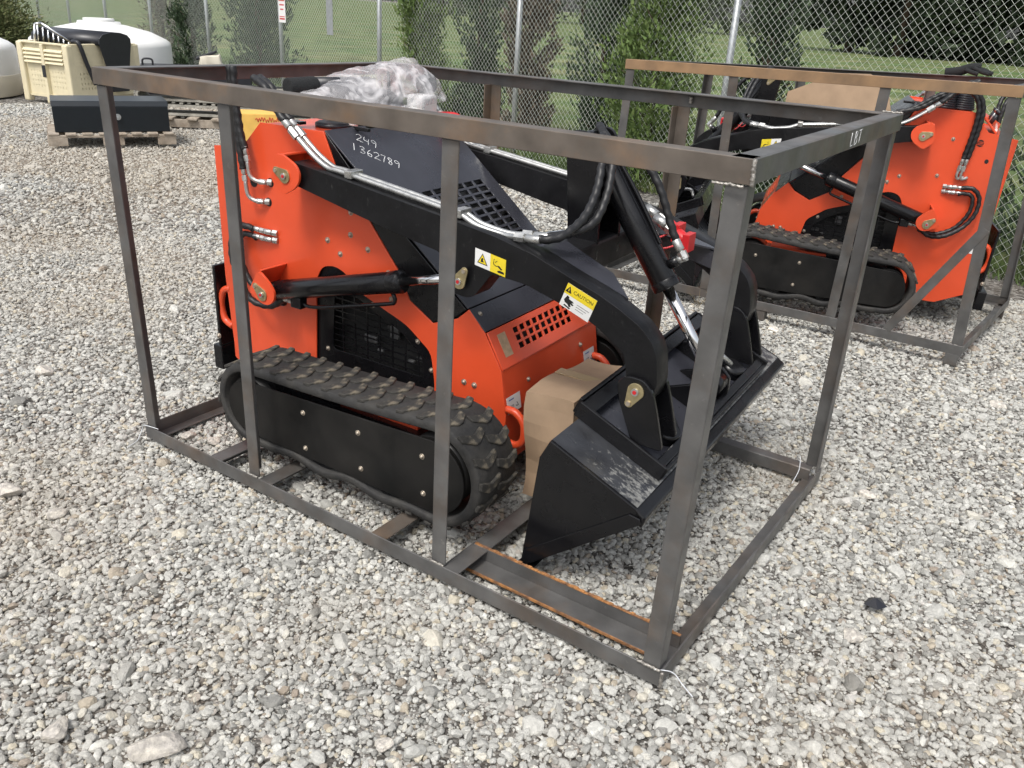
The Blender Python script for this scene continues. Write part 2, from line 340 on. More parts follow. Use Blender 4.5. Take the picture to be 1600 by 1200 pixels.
# one sheet to the horizon: fine near the machines, coarse far out
xs = np.unique(np.concatenate([np.linspace(-400, -30, 12), np.linspace(-30, -3, 60), np.linspace(-3, 6, 90), np.linspace(6, 30, 14), np.linspace(30, 400, 10)]))
ys = np.unique(np.concatenate([np.linspace(-200, -6, 10), np.linspace(-6, 7, 110), np.linspace(7, 30, 40), np.linspace(30, 500, 16)]))
gv = [(x, y, bumpz(x, y)) for y in ys for x in xs]; nx = len(xs)
gme.from_pydata(gv, [], [(j*nx+i, j*nx+i+1, (j+1)*nx+i+1, (j+1)*nx+i) for j in range(len(ys)-1) for i in range(nx-1)])
gme.polygons.foreach_set('use_smooth', [True]*len(gme.polygons))
ground = tag(link('ground', gme, M['gravelbed']), kind='structure')

# grass field beyond the fence
def field_material():
    m = mat('field_grass', (0.085, 0.132, 0.048), 0.9, var=0.35, var_scale=0.45, col2=(0.165, 0.170, 0.085), lo=0.40, hi=0.66, detail=12, bump=0.8, bump_scale=25, spec=0.1, speck=((0.27, 0.20, 0.135), 0.23, 0.60, 0.8, (1, 1, 1)))
    return m
M['field'] = field_material()
fv = []; ff = []
offs = [0.30, 0.6, 1.0, 1.6, 2.5, 4, 6, 9, 14, 20, 30, 50, 90, 180, 400]; ks = np.linspace(-60, 130, 191)
for oi, of in enumerate(offs):
    for k in ks:
        p = fence_pt(k, of + (0.12*noise.noise((k*1.3, 0, 0)) if oi == 0 else 0))
        fv.append((p.x, p.y, (0.0 if oi == 0 else 0.035) + 0.03*noise.noise((p.x*0.3, p.y*0.3, 0)) ))
nk = len(ks)
ff = [(j*nk+i, j*nk+i+1, (j+1)*nk+i+1, (j+1)*nk+i) for j in range(len(offs)-1) for i in range(nk-1)]
fme = bpy.data.meshes.new('grass_field'); fme.from_pydata(fv, [], ff); fme.polygons.foreach_set('use_smooth', [True]*len(ff))
tag(link('grass_field', fme, M['field']), kind='structure')

# stones: a dozen irregular meshes scattered with geometry nodes
def stone_mesh(seed, sub=2, flat=0.65):
    bm = bmesh.new(); bmesh.ops.create_icosphere(bm, subdivisions=sub, radius=0.5)
    rs = random.Random(seed); off = Vector((rs.uniform(0, 50), rs.uniform(0, 50), rs.uniform(0, 50)))
    planes = [(Vector((rs.gauss(0, 1), rs.gauss(0, 1), rs.gauss(0, 1))).normalized(), rs.uniform(0.27, 0.43)) for _ in range(9)]
    sx, sy, sz = rs.uniform(0.95, 1.35), rs.uniform(0.75, 1.0), rs.uniform(flat*0.8, flat*1.2)
    for v in bm.verts:
        v.co *= 1 + 0.25 * noise.noise(v.co*2.1 + off)
        for nrm, dd in planes:
            e = v.co.dot(nrm) - dd
            if e > 0: v.co -= nrm * e * 0.92
        v.co += v.co.normalized() * 0.025 * noise.noise(v.co*9 + off)
        v.co.x *= sx; v.co.y *= sy; v.co.z *= sz
    me = bpy.data.meshes.new('stone'); bm.to_mesh(me); bm.free()
    return me
def stone_material(name='gravel_stone', dark=1.0):
    m = bpy.data.materials.new(name); m.use_nodes = True
    t = m.node_tree; n = t.nodes; l = t.links; b = n['Principled BSDF']; b.inputs['Roughness'].default_value = 0.82; b.inputs['Specular IOR Level'].default_value = 0.3
    oi = n.new('ShaderNodeObjectInfo'); ramp = n.new('ShaderNodeValToRGB'); cr = ramp.color_ramp; cr.interpolation = 'LINEAR'
    stops = [(0.0, (0.22, 0.217, 0.20)), (0.16, (0.34, 0.335, 0.31)), (0.42, (0.515, 0.51, 0.474)), (0.66, (0.435, 0.43, 0.398)), (0.80, (0.62, 0.615, 0.57)), (0.90, (0.52, 0.475, 0.375)), (0.96, (0.30, 0.25, 0.20)), (1.0, (0.60, 0.59, 0.56))]
    cr.elements[0].position = 0; cr.elements[0].color = (*[c*dark for c in stops[0][1]], 1); cr.elements[1].position = 1; cr.elements[1].color = (*[c*dark for c in stops[-1][1]], 1)
    for p, c in stops[1:-1]: e = cr.elements.new(p); e.color = (*[q*dark for q in c], 1)
    l.new(oi.outputs['Random'], ramp.inputs[0])
    tc = n.new('ShaderNodeTexCoord'); nz = n.new('ShaderNodeTexNoise'); nz.inputs['Scale'].default_value = 3.2; nz.inputs['Detail'].default_value = 8; nz.inputs['Roughness'].default_value = 0.7
    l.new(tc.outputs['Object'], nz.inputs['Vector'])
    mr = n.new('ShaderNodeMapRange'); mr.inputs['From Min'].default_value = 0.3; mr.inputs['From Max'].default_value = 0.7; mr.inputs['To Min'].default_value = 0.72; mr.inputs['To Max'].default_value = 1.18
    l.new(nz.outputs['Fac'], mr.inputs['Value'])
    # brown dirt patches over the yard, by place
    ge = n.new('ShaderNodeNewGeometry'); bigz = n.new('ShaderNodeTexNoise'); bigz.inputs['Scale'].default_value = 0.55; bigz.inputs['Detail'].default_value = 6
    l.new(ge.outputs['Position'], bigz.inputs['Vector'])
    br = n.new('ShaderNodeValToRGB'); br.color_ramp.elements[0].position = 0.50; br.color_ramp.elements[1].position = 0.68; br.color_ramp.elements[1].color = (0.42, 0.42, 0.42, 1)
    l.new(dirt_factor(n, l, ge.outputs['Position'], bigz.outputs['Fac']), br.inputs[0])
    m2 = n.new('ShaderNodeMixRGB'); m2.inputs[2].default_value = (0.42*dark, 0.355*dark, 0.27*dark, 1); l.new(br.outputs[0], m2.inputs[0]); l.new(ramp.outputs[0], m2.inputs[1])
    mx = n.new('ShaderNodeMixRGB'); mx.blend_type = 'MULTIPLY'; mx.inputs[0].default_value = 1; l.new(m2.outputs[0], mx.inputs[1]); l.new(mr.outputs[0], mx.inputs[2])
    l.new(mx.outputs[0], b.inputs['Base Color'])
    bp = n.new('ShaderNodeBump'); bp.inputs['Strength'].default_value = 0.35; bp.inputs['Distance'].default_value = 0.05; l.new(nz.outputs['Fac'], bp.inputs['Height']); l.new(bp.outputs[0], b.inputs['Normal'])
    return m
M['stone'] = stone_material()
stone_col = bpy.data.collections.new('stone_shapes')
for i in range(14):
    o = bpy.data.objects.new('stone', stone_mesh(100 + i, 2)); o.data.materials.append(M['stone']); stone_col.objects.link(o)

def scatter(name, base_me, layers, seed):
    """one object whose geometry nodes strew the stones over base_me (the base faces themselves are dropped)"""
    o = bpy.data.objects.new(name, base_me); COL.objects.link(o)
    ng = bpy.data.node_groups.new(name, 'GeometryNodeTree')
    ng.interface.new_socket('Geometry', in_out='INPUT', socket_type='NodeSocketGeometry'); ng.interface.new_socket('Geometry', in_out='OUTPUT', socket_type='NodeSocketGeometry')
    n = ng.nodes; l = ng.links
    gi = n.new('NodeGroupInput'); go = n.new('NodeGroupOutput'); jn = n.new('GeometryNodeJoinGeometry')
    ci = n.new('GeometryNodeCollectionInfo'); ci.inputs['Collection'].default_value = stone_col; ci.inputs['Separate Children'].default_value = True; ci.inputs['Reset Children'].default_value = True
    for j, (dens, s0, s1, dz) in enumerate(layers):
        d = n.new('GeometryNodeDistributePointsOnFaces'); d.inputs['Density'].default_value = dens; d.inputs['Seed'].default_value = seed + j
        l.new(gi.outputs[0], d.inputs['Mesh'])
        # patchiness: multiply the density by a slow noise
        ps = n.new('GeometryNodeInputPosition'); nz = n.new('ShaderNodeTexNoise'); nz.inputs['Scale'].default_value = 1.1 + j; nz.inputs['Detail'].default_value = 3
        l.new(ps.outputs[0], nz.inputs['Vector'])
        mr = n.new('ShaderNodeMapRange'); mr.inputs['From Min'].default_value = 0.3; mr.inputs['From Max'].default_value = 0.7; mr.inputs['To Min'].default_value = dens*0.5; mr.inputs['To Max'].default_value = dens*1.5
        l.new(nz.outputs['Fac'], mr.inputs['Value']); l.new(mr.outputs[0], d.inputs['Density'])
        ip = n.new('GeometryNodeInstanceOnPoints'); ip.inputs['Pick Instance'].default_value = True
        l.new(ci.outputs[0], ip.inputs['Instance'])
        rv = n.new('FunctionNodeRandomValue'); rv.data_type = 'FLOAT_VECTOR'; rv.inputs[0].default_value = (-0.5, -0.5, 0); rv.inputs[1].default_value = (0.5, 0.5, 6.283); rv.inputs['Seed'].default_value = seed + 20 + j
        l.new(rv.outputs[0], ip.inputs['Rotation'])
        rs = n.new('FunctionNodeRandomValue'); rs.data_type = 'FLOAT'; rs.inputs[2].default_value = 0; rs.inputs[3].default_value = 1; rs.inputs['Seed'].default_value = seed + 40 + j
        pw = n.new('ShaderNodeMath'); pw.operation = 'POWER'; pw.inputs[1].default_value = 1.8; l.new(rs.outputs[1], pw.inputs[0])
        ms = n.new('ShaderNodeMapRange'); ms.inputs['To Min'].default_value = s0; ms.inputs['To Max'].default_value = s1; l.new(pw.outputs[0], ms.inputs['Value'])
        l.new(ms.outputs[0], ip.inputs['Scale'])
        sp = n.new('GeometryNodeSetPosition'); sp.inputs['Offset'].default_value = (0, 0, dz)
        l.new(d.outputs['Points'], sp.inputs['Geometry']); l.new(sp.outputs[0], ip.inputs['Points'])
        l.new(ip.outputs[0], jn.inputs[0])
    l.new(jn.outputs[0], go.inputs[0])
    md = o.modifiers.new('scatter', 'NODES'); md.node_group = ng
    return o

def wedge(name, r0, r1, a0, a1, step):
    """piece of ground as seen around the camera foot: ring sector, following the ground's height"""
    cx, cy = 2.66, -1.60; nr = max(2, int((r1-r0)/step)); na = max(3, int((a1-a0)*(r0+r1)/2/step)); v = []
    for i in range(nr+1):
        for j in range(na+1):
            rr = r0 + (r1-r0)*i/nr; a = a0 + (a1-a0)*j/na; x = cx + rr*math.cos(a); y = cy + rr*math.sin(a)
            v.append((x, y, bumpz(x, y)))
    f = [(i*(na+1)+j, i*(na+1)+j+1, (i+1)*(na+1)+j+1, (i+1)*(na+1)+j) for i in range(nr) for j in range(na)]
    # keep the yard side of the fence only
    def inside(q): return (Vector(v[q]) - F0).dot(FN) < 0.25
    f = [q for q in f if all(inside(i) for i in q)]
    me = bpy.data.meshes.new(name); me.from_pydata(v, [], f); return me
A0, A1 = R(80), R(163)
tag(scatter('gravel', wedge('gravel', 0.9, 3.3, A0 - 0.8, A1 + 0.8, 0.25), [(11000, 0.006, 0.015, 0.000), (4200, 0.013, 0.031, 0.005), (20, 0.04, 0.07, 0.004)], 1), kind='stuff')
tag(scatter('gravel', wedge('gravel', 3.3, 6.2, A0 - 0.55, A1 + 0.5, 0.4), [(6000, 0.008, 0.016, 0.000), (2800, 0.014, 0.031, 0.005), (15, 0.04, 0.08, 0.005)], 5), kind='stuff')
tag(scatter('gravel', wedge('gravel', 6.2, 13.5, A0 - 0.45, A1 + 0.4, 0.8), [(1500, 0.012, 0.026, 0.001), (620, 0.020, 0.042, 0.006), (6, 0.05, 0.10, 0.008)], 9), kind='stuff')

# larger single rocks
ROCKS = [((1.294, -0.848), 0.092, 'large pale speckled rock half sunk in the gravel at the near edge', 0.85),
         ((1.075, -0.955), 0.070, 'tan flat rock near the bottom left corner of the gravel', 0.9),
         ((0.007, -0.503), 0.085, 'grey flat rock at the left edge of the gravel', 0.9),
         ((0.246, -0.482), 0.060, 'small grey rock beside the flat one at the left edge', 0.85),
         ((2.466, 0.523), 0.075, 'tan rock lying right of the black plastic scrap', 0.95),
         ((1.453, 2.865), 0.075, 'white rock with an orange stain below the second crate', 1.25),
         ((2.306, 1.359), 0.055, 'pale rock lying right of the front crate corner post', 1.05),
         ((0.125, 0.10), 0.060, 'grey rock inside the crate corner behind its base rail', 0.95),
         ((0.225, 0.135), 0.055, 'tan rock inside the crate beside the grey one', 0.95),
         ((2.60, 2.60), 0.075, 'flat pale rock in front of the second crate foot', 1.0),
         ((-0.825, 0.086), 0.080, 'pale flat rock lying left of the crate in the gravel', 1.0),
         ((1.687, -0.539), 0.050, 'small pale rock in the gravel before the base rail', 1.05)]
for i, ((x, y), s, lab, dk) in enumerate(ROCKS):
    me = stone_mesh(300 + i*7, 3, 0.55)
    o = tag(link('rock', me, mat('rock_stone', tuple(c*dk for c in (0.47, 0.44, 0.40)), 0.85, var=0.25, var_scale=2.5, col2=tuple(c*dk for c in (0.58, 0.54, 0.47)), bump=0.5, bump_scale=12, spec=0.25)), lab, 'rock', 'larger rocks in the gravel')
    for p in me.polygons: p.use_smooth = False
    o.location = (x, y, -0.012 + s*0.1); o.scale = (s, s, s); o.rotation_euler = (rnd.uniform(-.2, .2), rnd.uniform(-.2, .2), rnd.uniform(0, 6))

# ------------------------------------------------------------------ crates of angle iron
def angle_iron(mb, p0, p1, n1, n2, w1=0.05, w2=0.05, t=0.005):
    """L-section with its outside corner on p0-p1; flanges along n1 and n2"""
    p0, p1, n1, n2 = Vector(p0), Vector(p1), Vector(n1).normalized(), Vector(n2).normalized()
    mb.hexa([p0, p1, p1 + n2*t, p0 + n2*t, p0 + n1*w1, p1 + n1*w1, p1 + n1*w1 + n2*t, p0 + n1*w1 + n2*t])
    q0 = p0 + n1*0.0; mb.hexa([p0 + n2*t, p1 + n2*t, p1 + n2*w2, p0 + n2*w2, p0 + n2*t + n1*t, p1 + n2*t + n1*t, p1 + n2*w2 + n1*t, p0 + n2*w2 + n1*t])
def part_angle(name, parent, m, *a, **k):
    mb = MB(); angle_iron(mb, *a, **k); return mb.build(name, m, parent, bevel=0.0012, seg=1)
def weld(parent, p0, p1, r=0.004):
    p0 = Vector(p0); p1 = Vector(p1); n = max(4, int((p1-p0).length/0.006)); mb = MB()
    pts = [p0.lerp(p1, i/n) + Vector((rnd.uniform(-1, 1), rnd.uniform(-1, 1), rnd.uniform(-1, 1)))*0.0012 for i in range(n+1)]
    mb.tube(pts, r, 6, rib=0.25, rib_len=0.009); return mb.build('weld_bead', M['weld'], parent)
X, Y, Z = Vector((1, 0, 0)), Vector((0, 1, 0)), Vector((0, 0, 1))

crate = thing('steel_crate', 'open grey angle iron crate frame around the nearer orange mini loader', 'crate', (0, 0, 0), 0, 'angle iron shipping crates')
T = {'A': Vector((.055, -.040, 1.3)), 'B': Vector((2.129, .017, 1.3)), 'C': Vector((2.131, 1.357, 1.3)), 'D': Vector((.04, 1.335, 1.292))}
B = {'A': Vector((.025, -.004, .05)), 'B': Vector((2.116, .004, .05)), 'C': Vector((2.138, 1.34, .05)), 'D': Vector((.03, 1.335, .05))}
# top rails: vertical outer flange, horizontal flange inward on top
part_angle('top_rail', crate, M['steelr'], T['A'], T['B'], -Z, Y, t=0.0052)
part_angle('top_rail', crate, M['steel'], T['B'] + Y*.001 + X*.0015, T['C'] + X*.0015, -Z, -X)
part_angle('top_rail', crate, M['steel'], T['D'] + X*.006, T['C'] - X*.006 - Y*.0, -Z, -Y)
part_angle('top_rail', crate, M['steel'], T['A'] + Y*.006 - X*.0015, T['D'] - X*.0015, -Z, X)
# base rails
part_angle('base_rail', crate, M['steel'], B['A'] - Z*.05, B['B'] - Z*.05, Z, Y)
part_angle('base_rail', crate, M['steel'], B['B'] - Z*.0495 + Y*.006, B['C'] - Z*.0495, Z, -X)
part_angle('base_rail', crate, M['steel'], B['D'] - Y*.045 + X*.01 - Z*.002, B['C'] - Y*.045 - X*.03 - Z*.002, -Z, Y, w1=0.046)
part_angle('base_rail', crate, M['steel'], B['A'] + Y*.006 - Z*.049, B['D'] - Z*.049, Z, X)
def post(b, t, n1, n2, m='steel', w=0.05): return part_angle('post', crate, M[m], b, t, n1, n2, w1=w, w2=w)
dz = Vector((0, 0, -0.0525)); bz = Vector((0, 0, 0.001))
post(B['A'] + X*.004 + Y*.007 + bz, T['A'] + X*.004 + Y*.007 + dz, X, Y, 'steel')
post(B['B'] - X*.008 + Y*.002 + bz, T['B'] - X*.006 + Y*.006 + dz, -X, Y, 'steel', 0.046)
post(B['C'] - X*.004 - Y*.006 + bz, T['C'] - X*.006 - Y*.008 + dz, -Y, -X, 'steel', 0.052)
post(B['D'] + X*.008 - Y*.006 + bz, T['D'] + X*.008 - Y*.006 + dz, X, -Y)
post((.588, .006, .051), (.604, -.014, 1.2475), X, Y)
post((1.376, .010, .051), (1.384, .008, 1.2475), X, Y)
post((.585, 1.33, .051), (.577, 1.337, 1.2475), X, -Y, 'steelr')
post((1.385, 1.33, .051), (1.385, 1.345, 1.2475), X, -Y, 'steelr')
# cross members under the tracks
for x, m in ((.385, 'steel'), (.635, 'steel'), (1.14, 'steelr'), (1.415, 'steel')):
    part_angle('cross_member', crate, M[m], (x, .008, .046), (x, 1.285, .046), -Z, X, w2=0.06)
# long inner rail with a torch-cut rusty edge
part_angle('inner_rail', crate, M['steel'], (1.425, .158, .003), (2.10, .162, .003), Z, -Y, w1=.046, w2=.07)
mb = MB()
for k in range(60):
    x = 1.427 + .672*k/60; h = rnd.uniform(.001, .006)
    mb.box((x, .1535, .049), (x + .0112, .1625, .049 + h))
mb.build('rust_edge', M['rust'], crate)
mb = MB(); mb.box((1.43, .0865, .001), (2.09, .0905, .009)); mb.build('rust_edge', M['rust'], crate)
# welds
weld(crate, T['B'] + Vector((.003, -.003, 0)), T['B'] + Vector((.003, -.003, -.05)), .0045)
weld(crate, (2.055, .008, 1.2485), (2.118, .008, 1.2485), .003)
weld(crate, B['B'] + Vector((.002, -.002, 0)), B['B'] + Vector((.002, -.002, -.045)), .0045)
weld(crate, (2.05, .0, .0535), (2.112, .0, .0535), .004); weld(crate, (1.376, .004, .053), (1.424, .004, .053), .0035)
weld(crate, (.590, .0, .053), (.636, .0, .053), .0035); weld(crate, (1.436, 1.334, 1.285), (1.436, 1.334, 1.262), .006)
weld(crate, T['C'] + Vector((-.06, -.01, .002)), T['C'] + Vector((0, -.004, .002)), .003)
# paint-marker letters LBT on the end rail
def strokes(name, lines, o, a, b, size, r, m, parent):
    mb = MB(); o, a, b = Vector(o), Vector(a).normalized(), Vector(b).normalized()
    for ln in lines:
        pts = [o + a*(x*size) + b*(y*size) for x, y in ln]
        if len(pts) == 2: mb.tube(pts, r, 5)
        else: mb.tube(pts, r, 5)
    return mb.build(name, m, parent)
Lb = [[(0, 1), (0, .5), (.02, 0)], [(.02, 0), (.5, .05)]]
Bb = [[(.8, 1), (.8, .5), (.8, 0)], [(.8, 1), (1.1, .95), (1.12, .65), (.85, .52)], [(.85, .52), (1.2, .45), (1.2, .1), (.8, .0)]]
Tb = [[(1.5, 1), (2.1, 1.05)], [(1.8, 1.02), (1.8, .5), (1.78, .05)]]
strokes('marker_letters', [[(x*1.45, y) for x, y in ln] for ln in Lb + Bb + Tb], (2.1325, .74, 1.258), Y, Z, .034, .0008, M['paintmark'], crate)
# clear plastic ties left on the corners
def tie(pts, lab): mb = MB(); mb.tube(pts, .0016, 6); o = mb.build('plastic_tie', M['tie']); tag(o, lab, 'tie', 'clear plastic ties on the crate corners')
tie([(.10, .0, .056), (.06, -.012, .06), (.022, -.01, .05), (.012, -.01, .03), (.02, -.03, .012), (.035, -.05, .006), (.05, -.10, .004)], 'clear plastic tie looped over the far left bottom corner of the near crate')
tie([(2.07, 1.22, .012), (2.075, 1.27, .05), (2.06, 1.31, .085), (2.05, 1.33, .06), (2.11, 1.36, .012)], 'clear plastic tie on the base rail at the right rear corner of the near crate')
tie([(2.10, -.004, .055), (2.135, .03, .04), (2.165, .03, .018), (2.20, .015, .010)], 'clear plastic tie at the foot of the nearest crate post')
crate2 = thing('steel_crate', 'open rusty angle iron crate frame around the farther orange mini loader', 'crate', (0, 0, 0), 0, 'angle iron shipping crates')
def c2(x, y, z): return Vector((x, y, z))
T2 = {'A': c2(.372, 2.90, 1.306), 'B': c2(2.325, 2.90, 1.343), 'C': c2(2.40, 4.22, 1.33), 'D': c2(.33, 4.2, 1.265)}
B2 = {'A': c2(.30, 2.96, .10), 'B': c2(2.37, 3.0, .10), 'C': c2(2.47, 4.15, .10), 'D': c2(.30, 4.2, .10)}
part_angle('top_rail', crate2, M['tanrust'], T2['A'], T2['B'], -Z, Y); part_angle('top_rail', crate2, M['steel'], T2['B'] + Y*.006 + X*.001, T2['C'], -Z, -X)
part_angle('top_rail', crate2, M['steel'], T2['D'], T2['C'] - X*.006, -Z, -Y); part_angle('top_rail', crate2, M['steel'], T2['A'] + Y*.006 - X*.001, T2['D'], -Z, X)
part_angle('base_rail', crate2, M['steel'], B2['A'] - Z*.05, B2['B'] - Z*.05, Z, Y); part_angle('base_rail', crate2, M['steel'], B2['B'] + Y*.006 - Z*.0495, B2['C'] - Z*.0495, Z, -X)
part_angle('base_rail', crate2, M['steel'], B2['D'] + X*.006 - Z*.0495, B2['C'] - X*.006 - Z*.0495, Z, -Y); part_angle('base_rail', crate2, M['steel'], B2['A'] + Y*.006 - Z*.049, B2['D'] - Z*.049, Z, X)
for b, t, n1, n2 in ((B2['A'], T2['A'], X, Y), (B2['B'], T2['B'], -X, Y), (B2['C'], T2['C'], -X, -Y), (B2['D'], T2['D'], X, -Y),
                     (c2(.96, 2.965, .10), c2(.97, 2.90, 1.325), X, Y), (c2(1.68, 2.985, .10), c2(1.72, 2.90, 1.335), X, Y),
                     (c2(.95, 4.19, .10), c2(.95, 4.2, 1.28), X, -Y), (c2(1.70, 4.17, .10), c2(1.72, 4.2, 1.30), X, -Y)):
    part_angle('post', crate2, M['steel'], b + n1*.006 + n2*.006 + Z*.001, t + n1*.006 + n2*.006 - Z*.0525, n1, n2)
def strap(p0, p1, nrm, m='steel', wd=.045):
    p0, p1 = Vector(p0), Vector(p1); d = (p1-p0).normalized(); s = d.cross(Vector(nrm)).normalized()*wd/2; n = Vector(nrm)*.005
    mb = MB(); mb.hexa([p0-s, p1-s, p1+s, p0+s, p0-s+n, p1-s+n, p1+s+n, p0+s+n]); return mb.build('brace', M[m], crate2, bevel=.001, seg=1)
strap((2.00, 2.992, .103), (2.325, 2.955, .70), (0, 1, 0)); strap((2.44, 4.0, .6), (2.40, 3.3, .95), (1, 0, 0))
for p in ((2.30, 3.0), (2.40, 4.08), (.33, 2.98), (.33, 4.12), (1.3, 2.985)):
    mb = MB(); mb.box((p[0], p[1], -.01), (p[0] + .06, p[1] + .06, .0495)); mb.build('foot', M['steel'], crate2, bevel=.002)
for x in (.7, 1.2, 1.75): part_angle('cross_member', crate2, M['steel'], (x, 3.0, .096), (x, 4.15, .096), -Z, X, w2=.06)

# ------------------------------------------------------------------ mini skid steer (local axes: u forward, v across, z up)
VP = 0.36; VF = 1.02; VM = 0.69
def uz(o_v): return dict(o=(0, o_v, 0), a=(1, 0, 0), b=(0, 0, 1))     # a x b = -v : plates grow toward the viewer side
def splate(name, polys, v_out, t, m, parent, bevel=0.0015):
    """plate in the u-z plane; outer (viewer side) face at v_out, thickness t away from the viewer"""
    return plate(name, polys, (0, v_out + t, 0), (1, 0, 0), (0, 0, 1), t, m, parent, bevel)
def bolt(parent, p, n=(0, -1, 0), r=0.0085, m='bolt'):
    p = Vector(p); n = Vector(n).normalized(); mb = MB()
    mb.cyl(p - n*.002, p + n*.0015, r*1.25, n=14); mb.cyl(p + n*.0015, p + n*.006, r, r*.75, n=12)
    mb.cyl(p + n*.006, p + n*.0075, r*.75, r*.35, n=12)
    return mb.build('bolt', M[m], parent)
def pin_plate(parent, u, z, v, ang, n=-1, scale=1.0):
    """yellow zinc keeper plate: disc with a tab, pin end in its middle"""
    c = Vector((u, v, z)); d = Vector((math.cos(ang), 0, math.sin(ang))); s = Vector((-math.sin(ang), 0, math.cos(ang)))
    poly = []
    for i in range(13): t = math.pi*.5 + math.pi*i/12; poly.append((.024*math.cos(t)*scale, .024*math.sin(t)*scale))
    for i in range(9): t = -math.pi*.5 + math.pi*i/8; poly.append(((.040 + .012*math.cos(t))*scale, .012*math.sin(t)*scale))
    mb = MB(); mb.prism(poly, c, d, s, (0, n, 0), .005); o = mb.build('pin_plate', M['yzinc'], parent, bevel=.001)
    m2 = MB(); m2.cyl(c + Vector((0, n*.005, 0)), c + Vector((0, n*.010, 0)), .0105*scale, n=14); m2.build('pin', M['zinc'], o)
    m4 = MB(); m4.cyl(c + Vector((0, n*.010, 0)), c + Vector((0, n*.012, 0)), .0055*scale, n=10); m4.build('grease_nipple', M['redpart'], o)
    m3 = MB(); q = c + d*.040*scale; m3.cyl(q + Vector((0, n*.005, 0)), q + Vector((0, n*.010, 0)), .007*scale, n=6, smooth=False); m3.build('bolt', M['bolt'], o)
    return o
def hose(parent, pts, r=0.0115, name='hose', ribs=0.11): mb = MB(); mb.tube(pts, r, 12, rib=ribs, rib_len=.034); return mb.build(name, M['hose'], parent)
def fitting(parent, p0, p1, r=0.012, name='hose_fitting'):
    p0, p1 = Vector(p0), Vector(p1); mb = MB(); d = p1 - p0
    mb.cyl(p0, p0 + d*.55, r*.95, n=14); mb.cyl(p0 + d*.55, p0 + d*.62, r*.6, n=10); mb.cyl(p0 + d*.62, p1, r*1.1, n=6, smooth=False)
    return mb.build(name, M['zinc'], parent, bevel=.0008, seg=1)

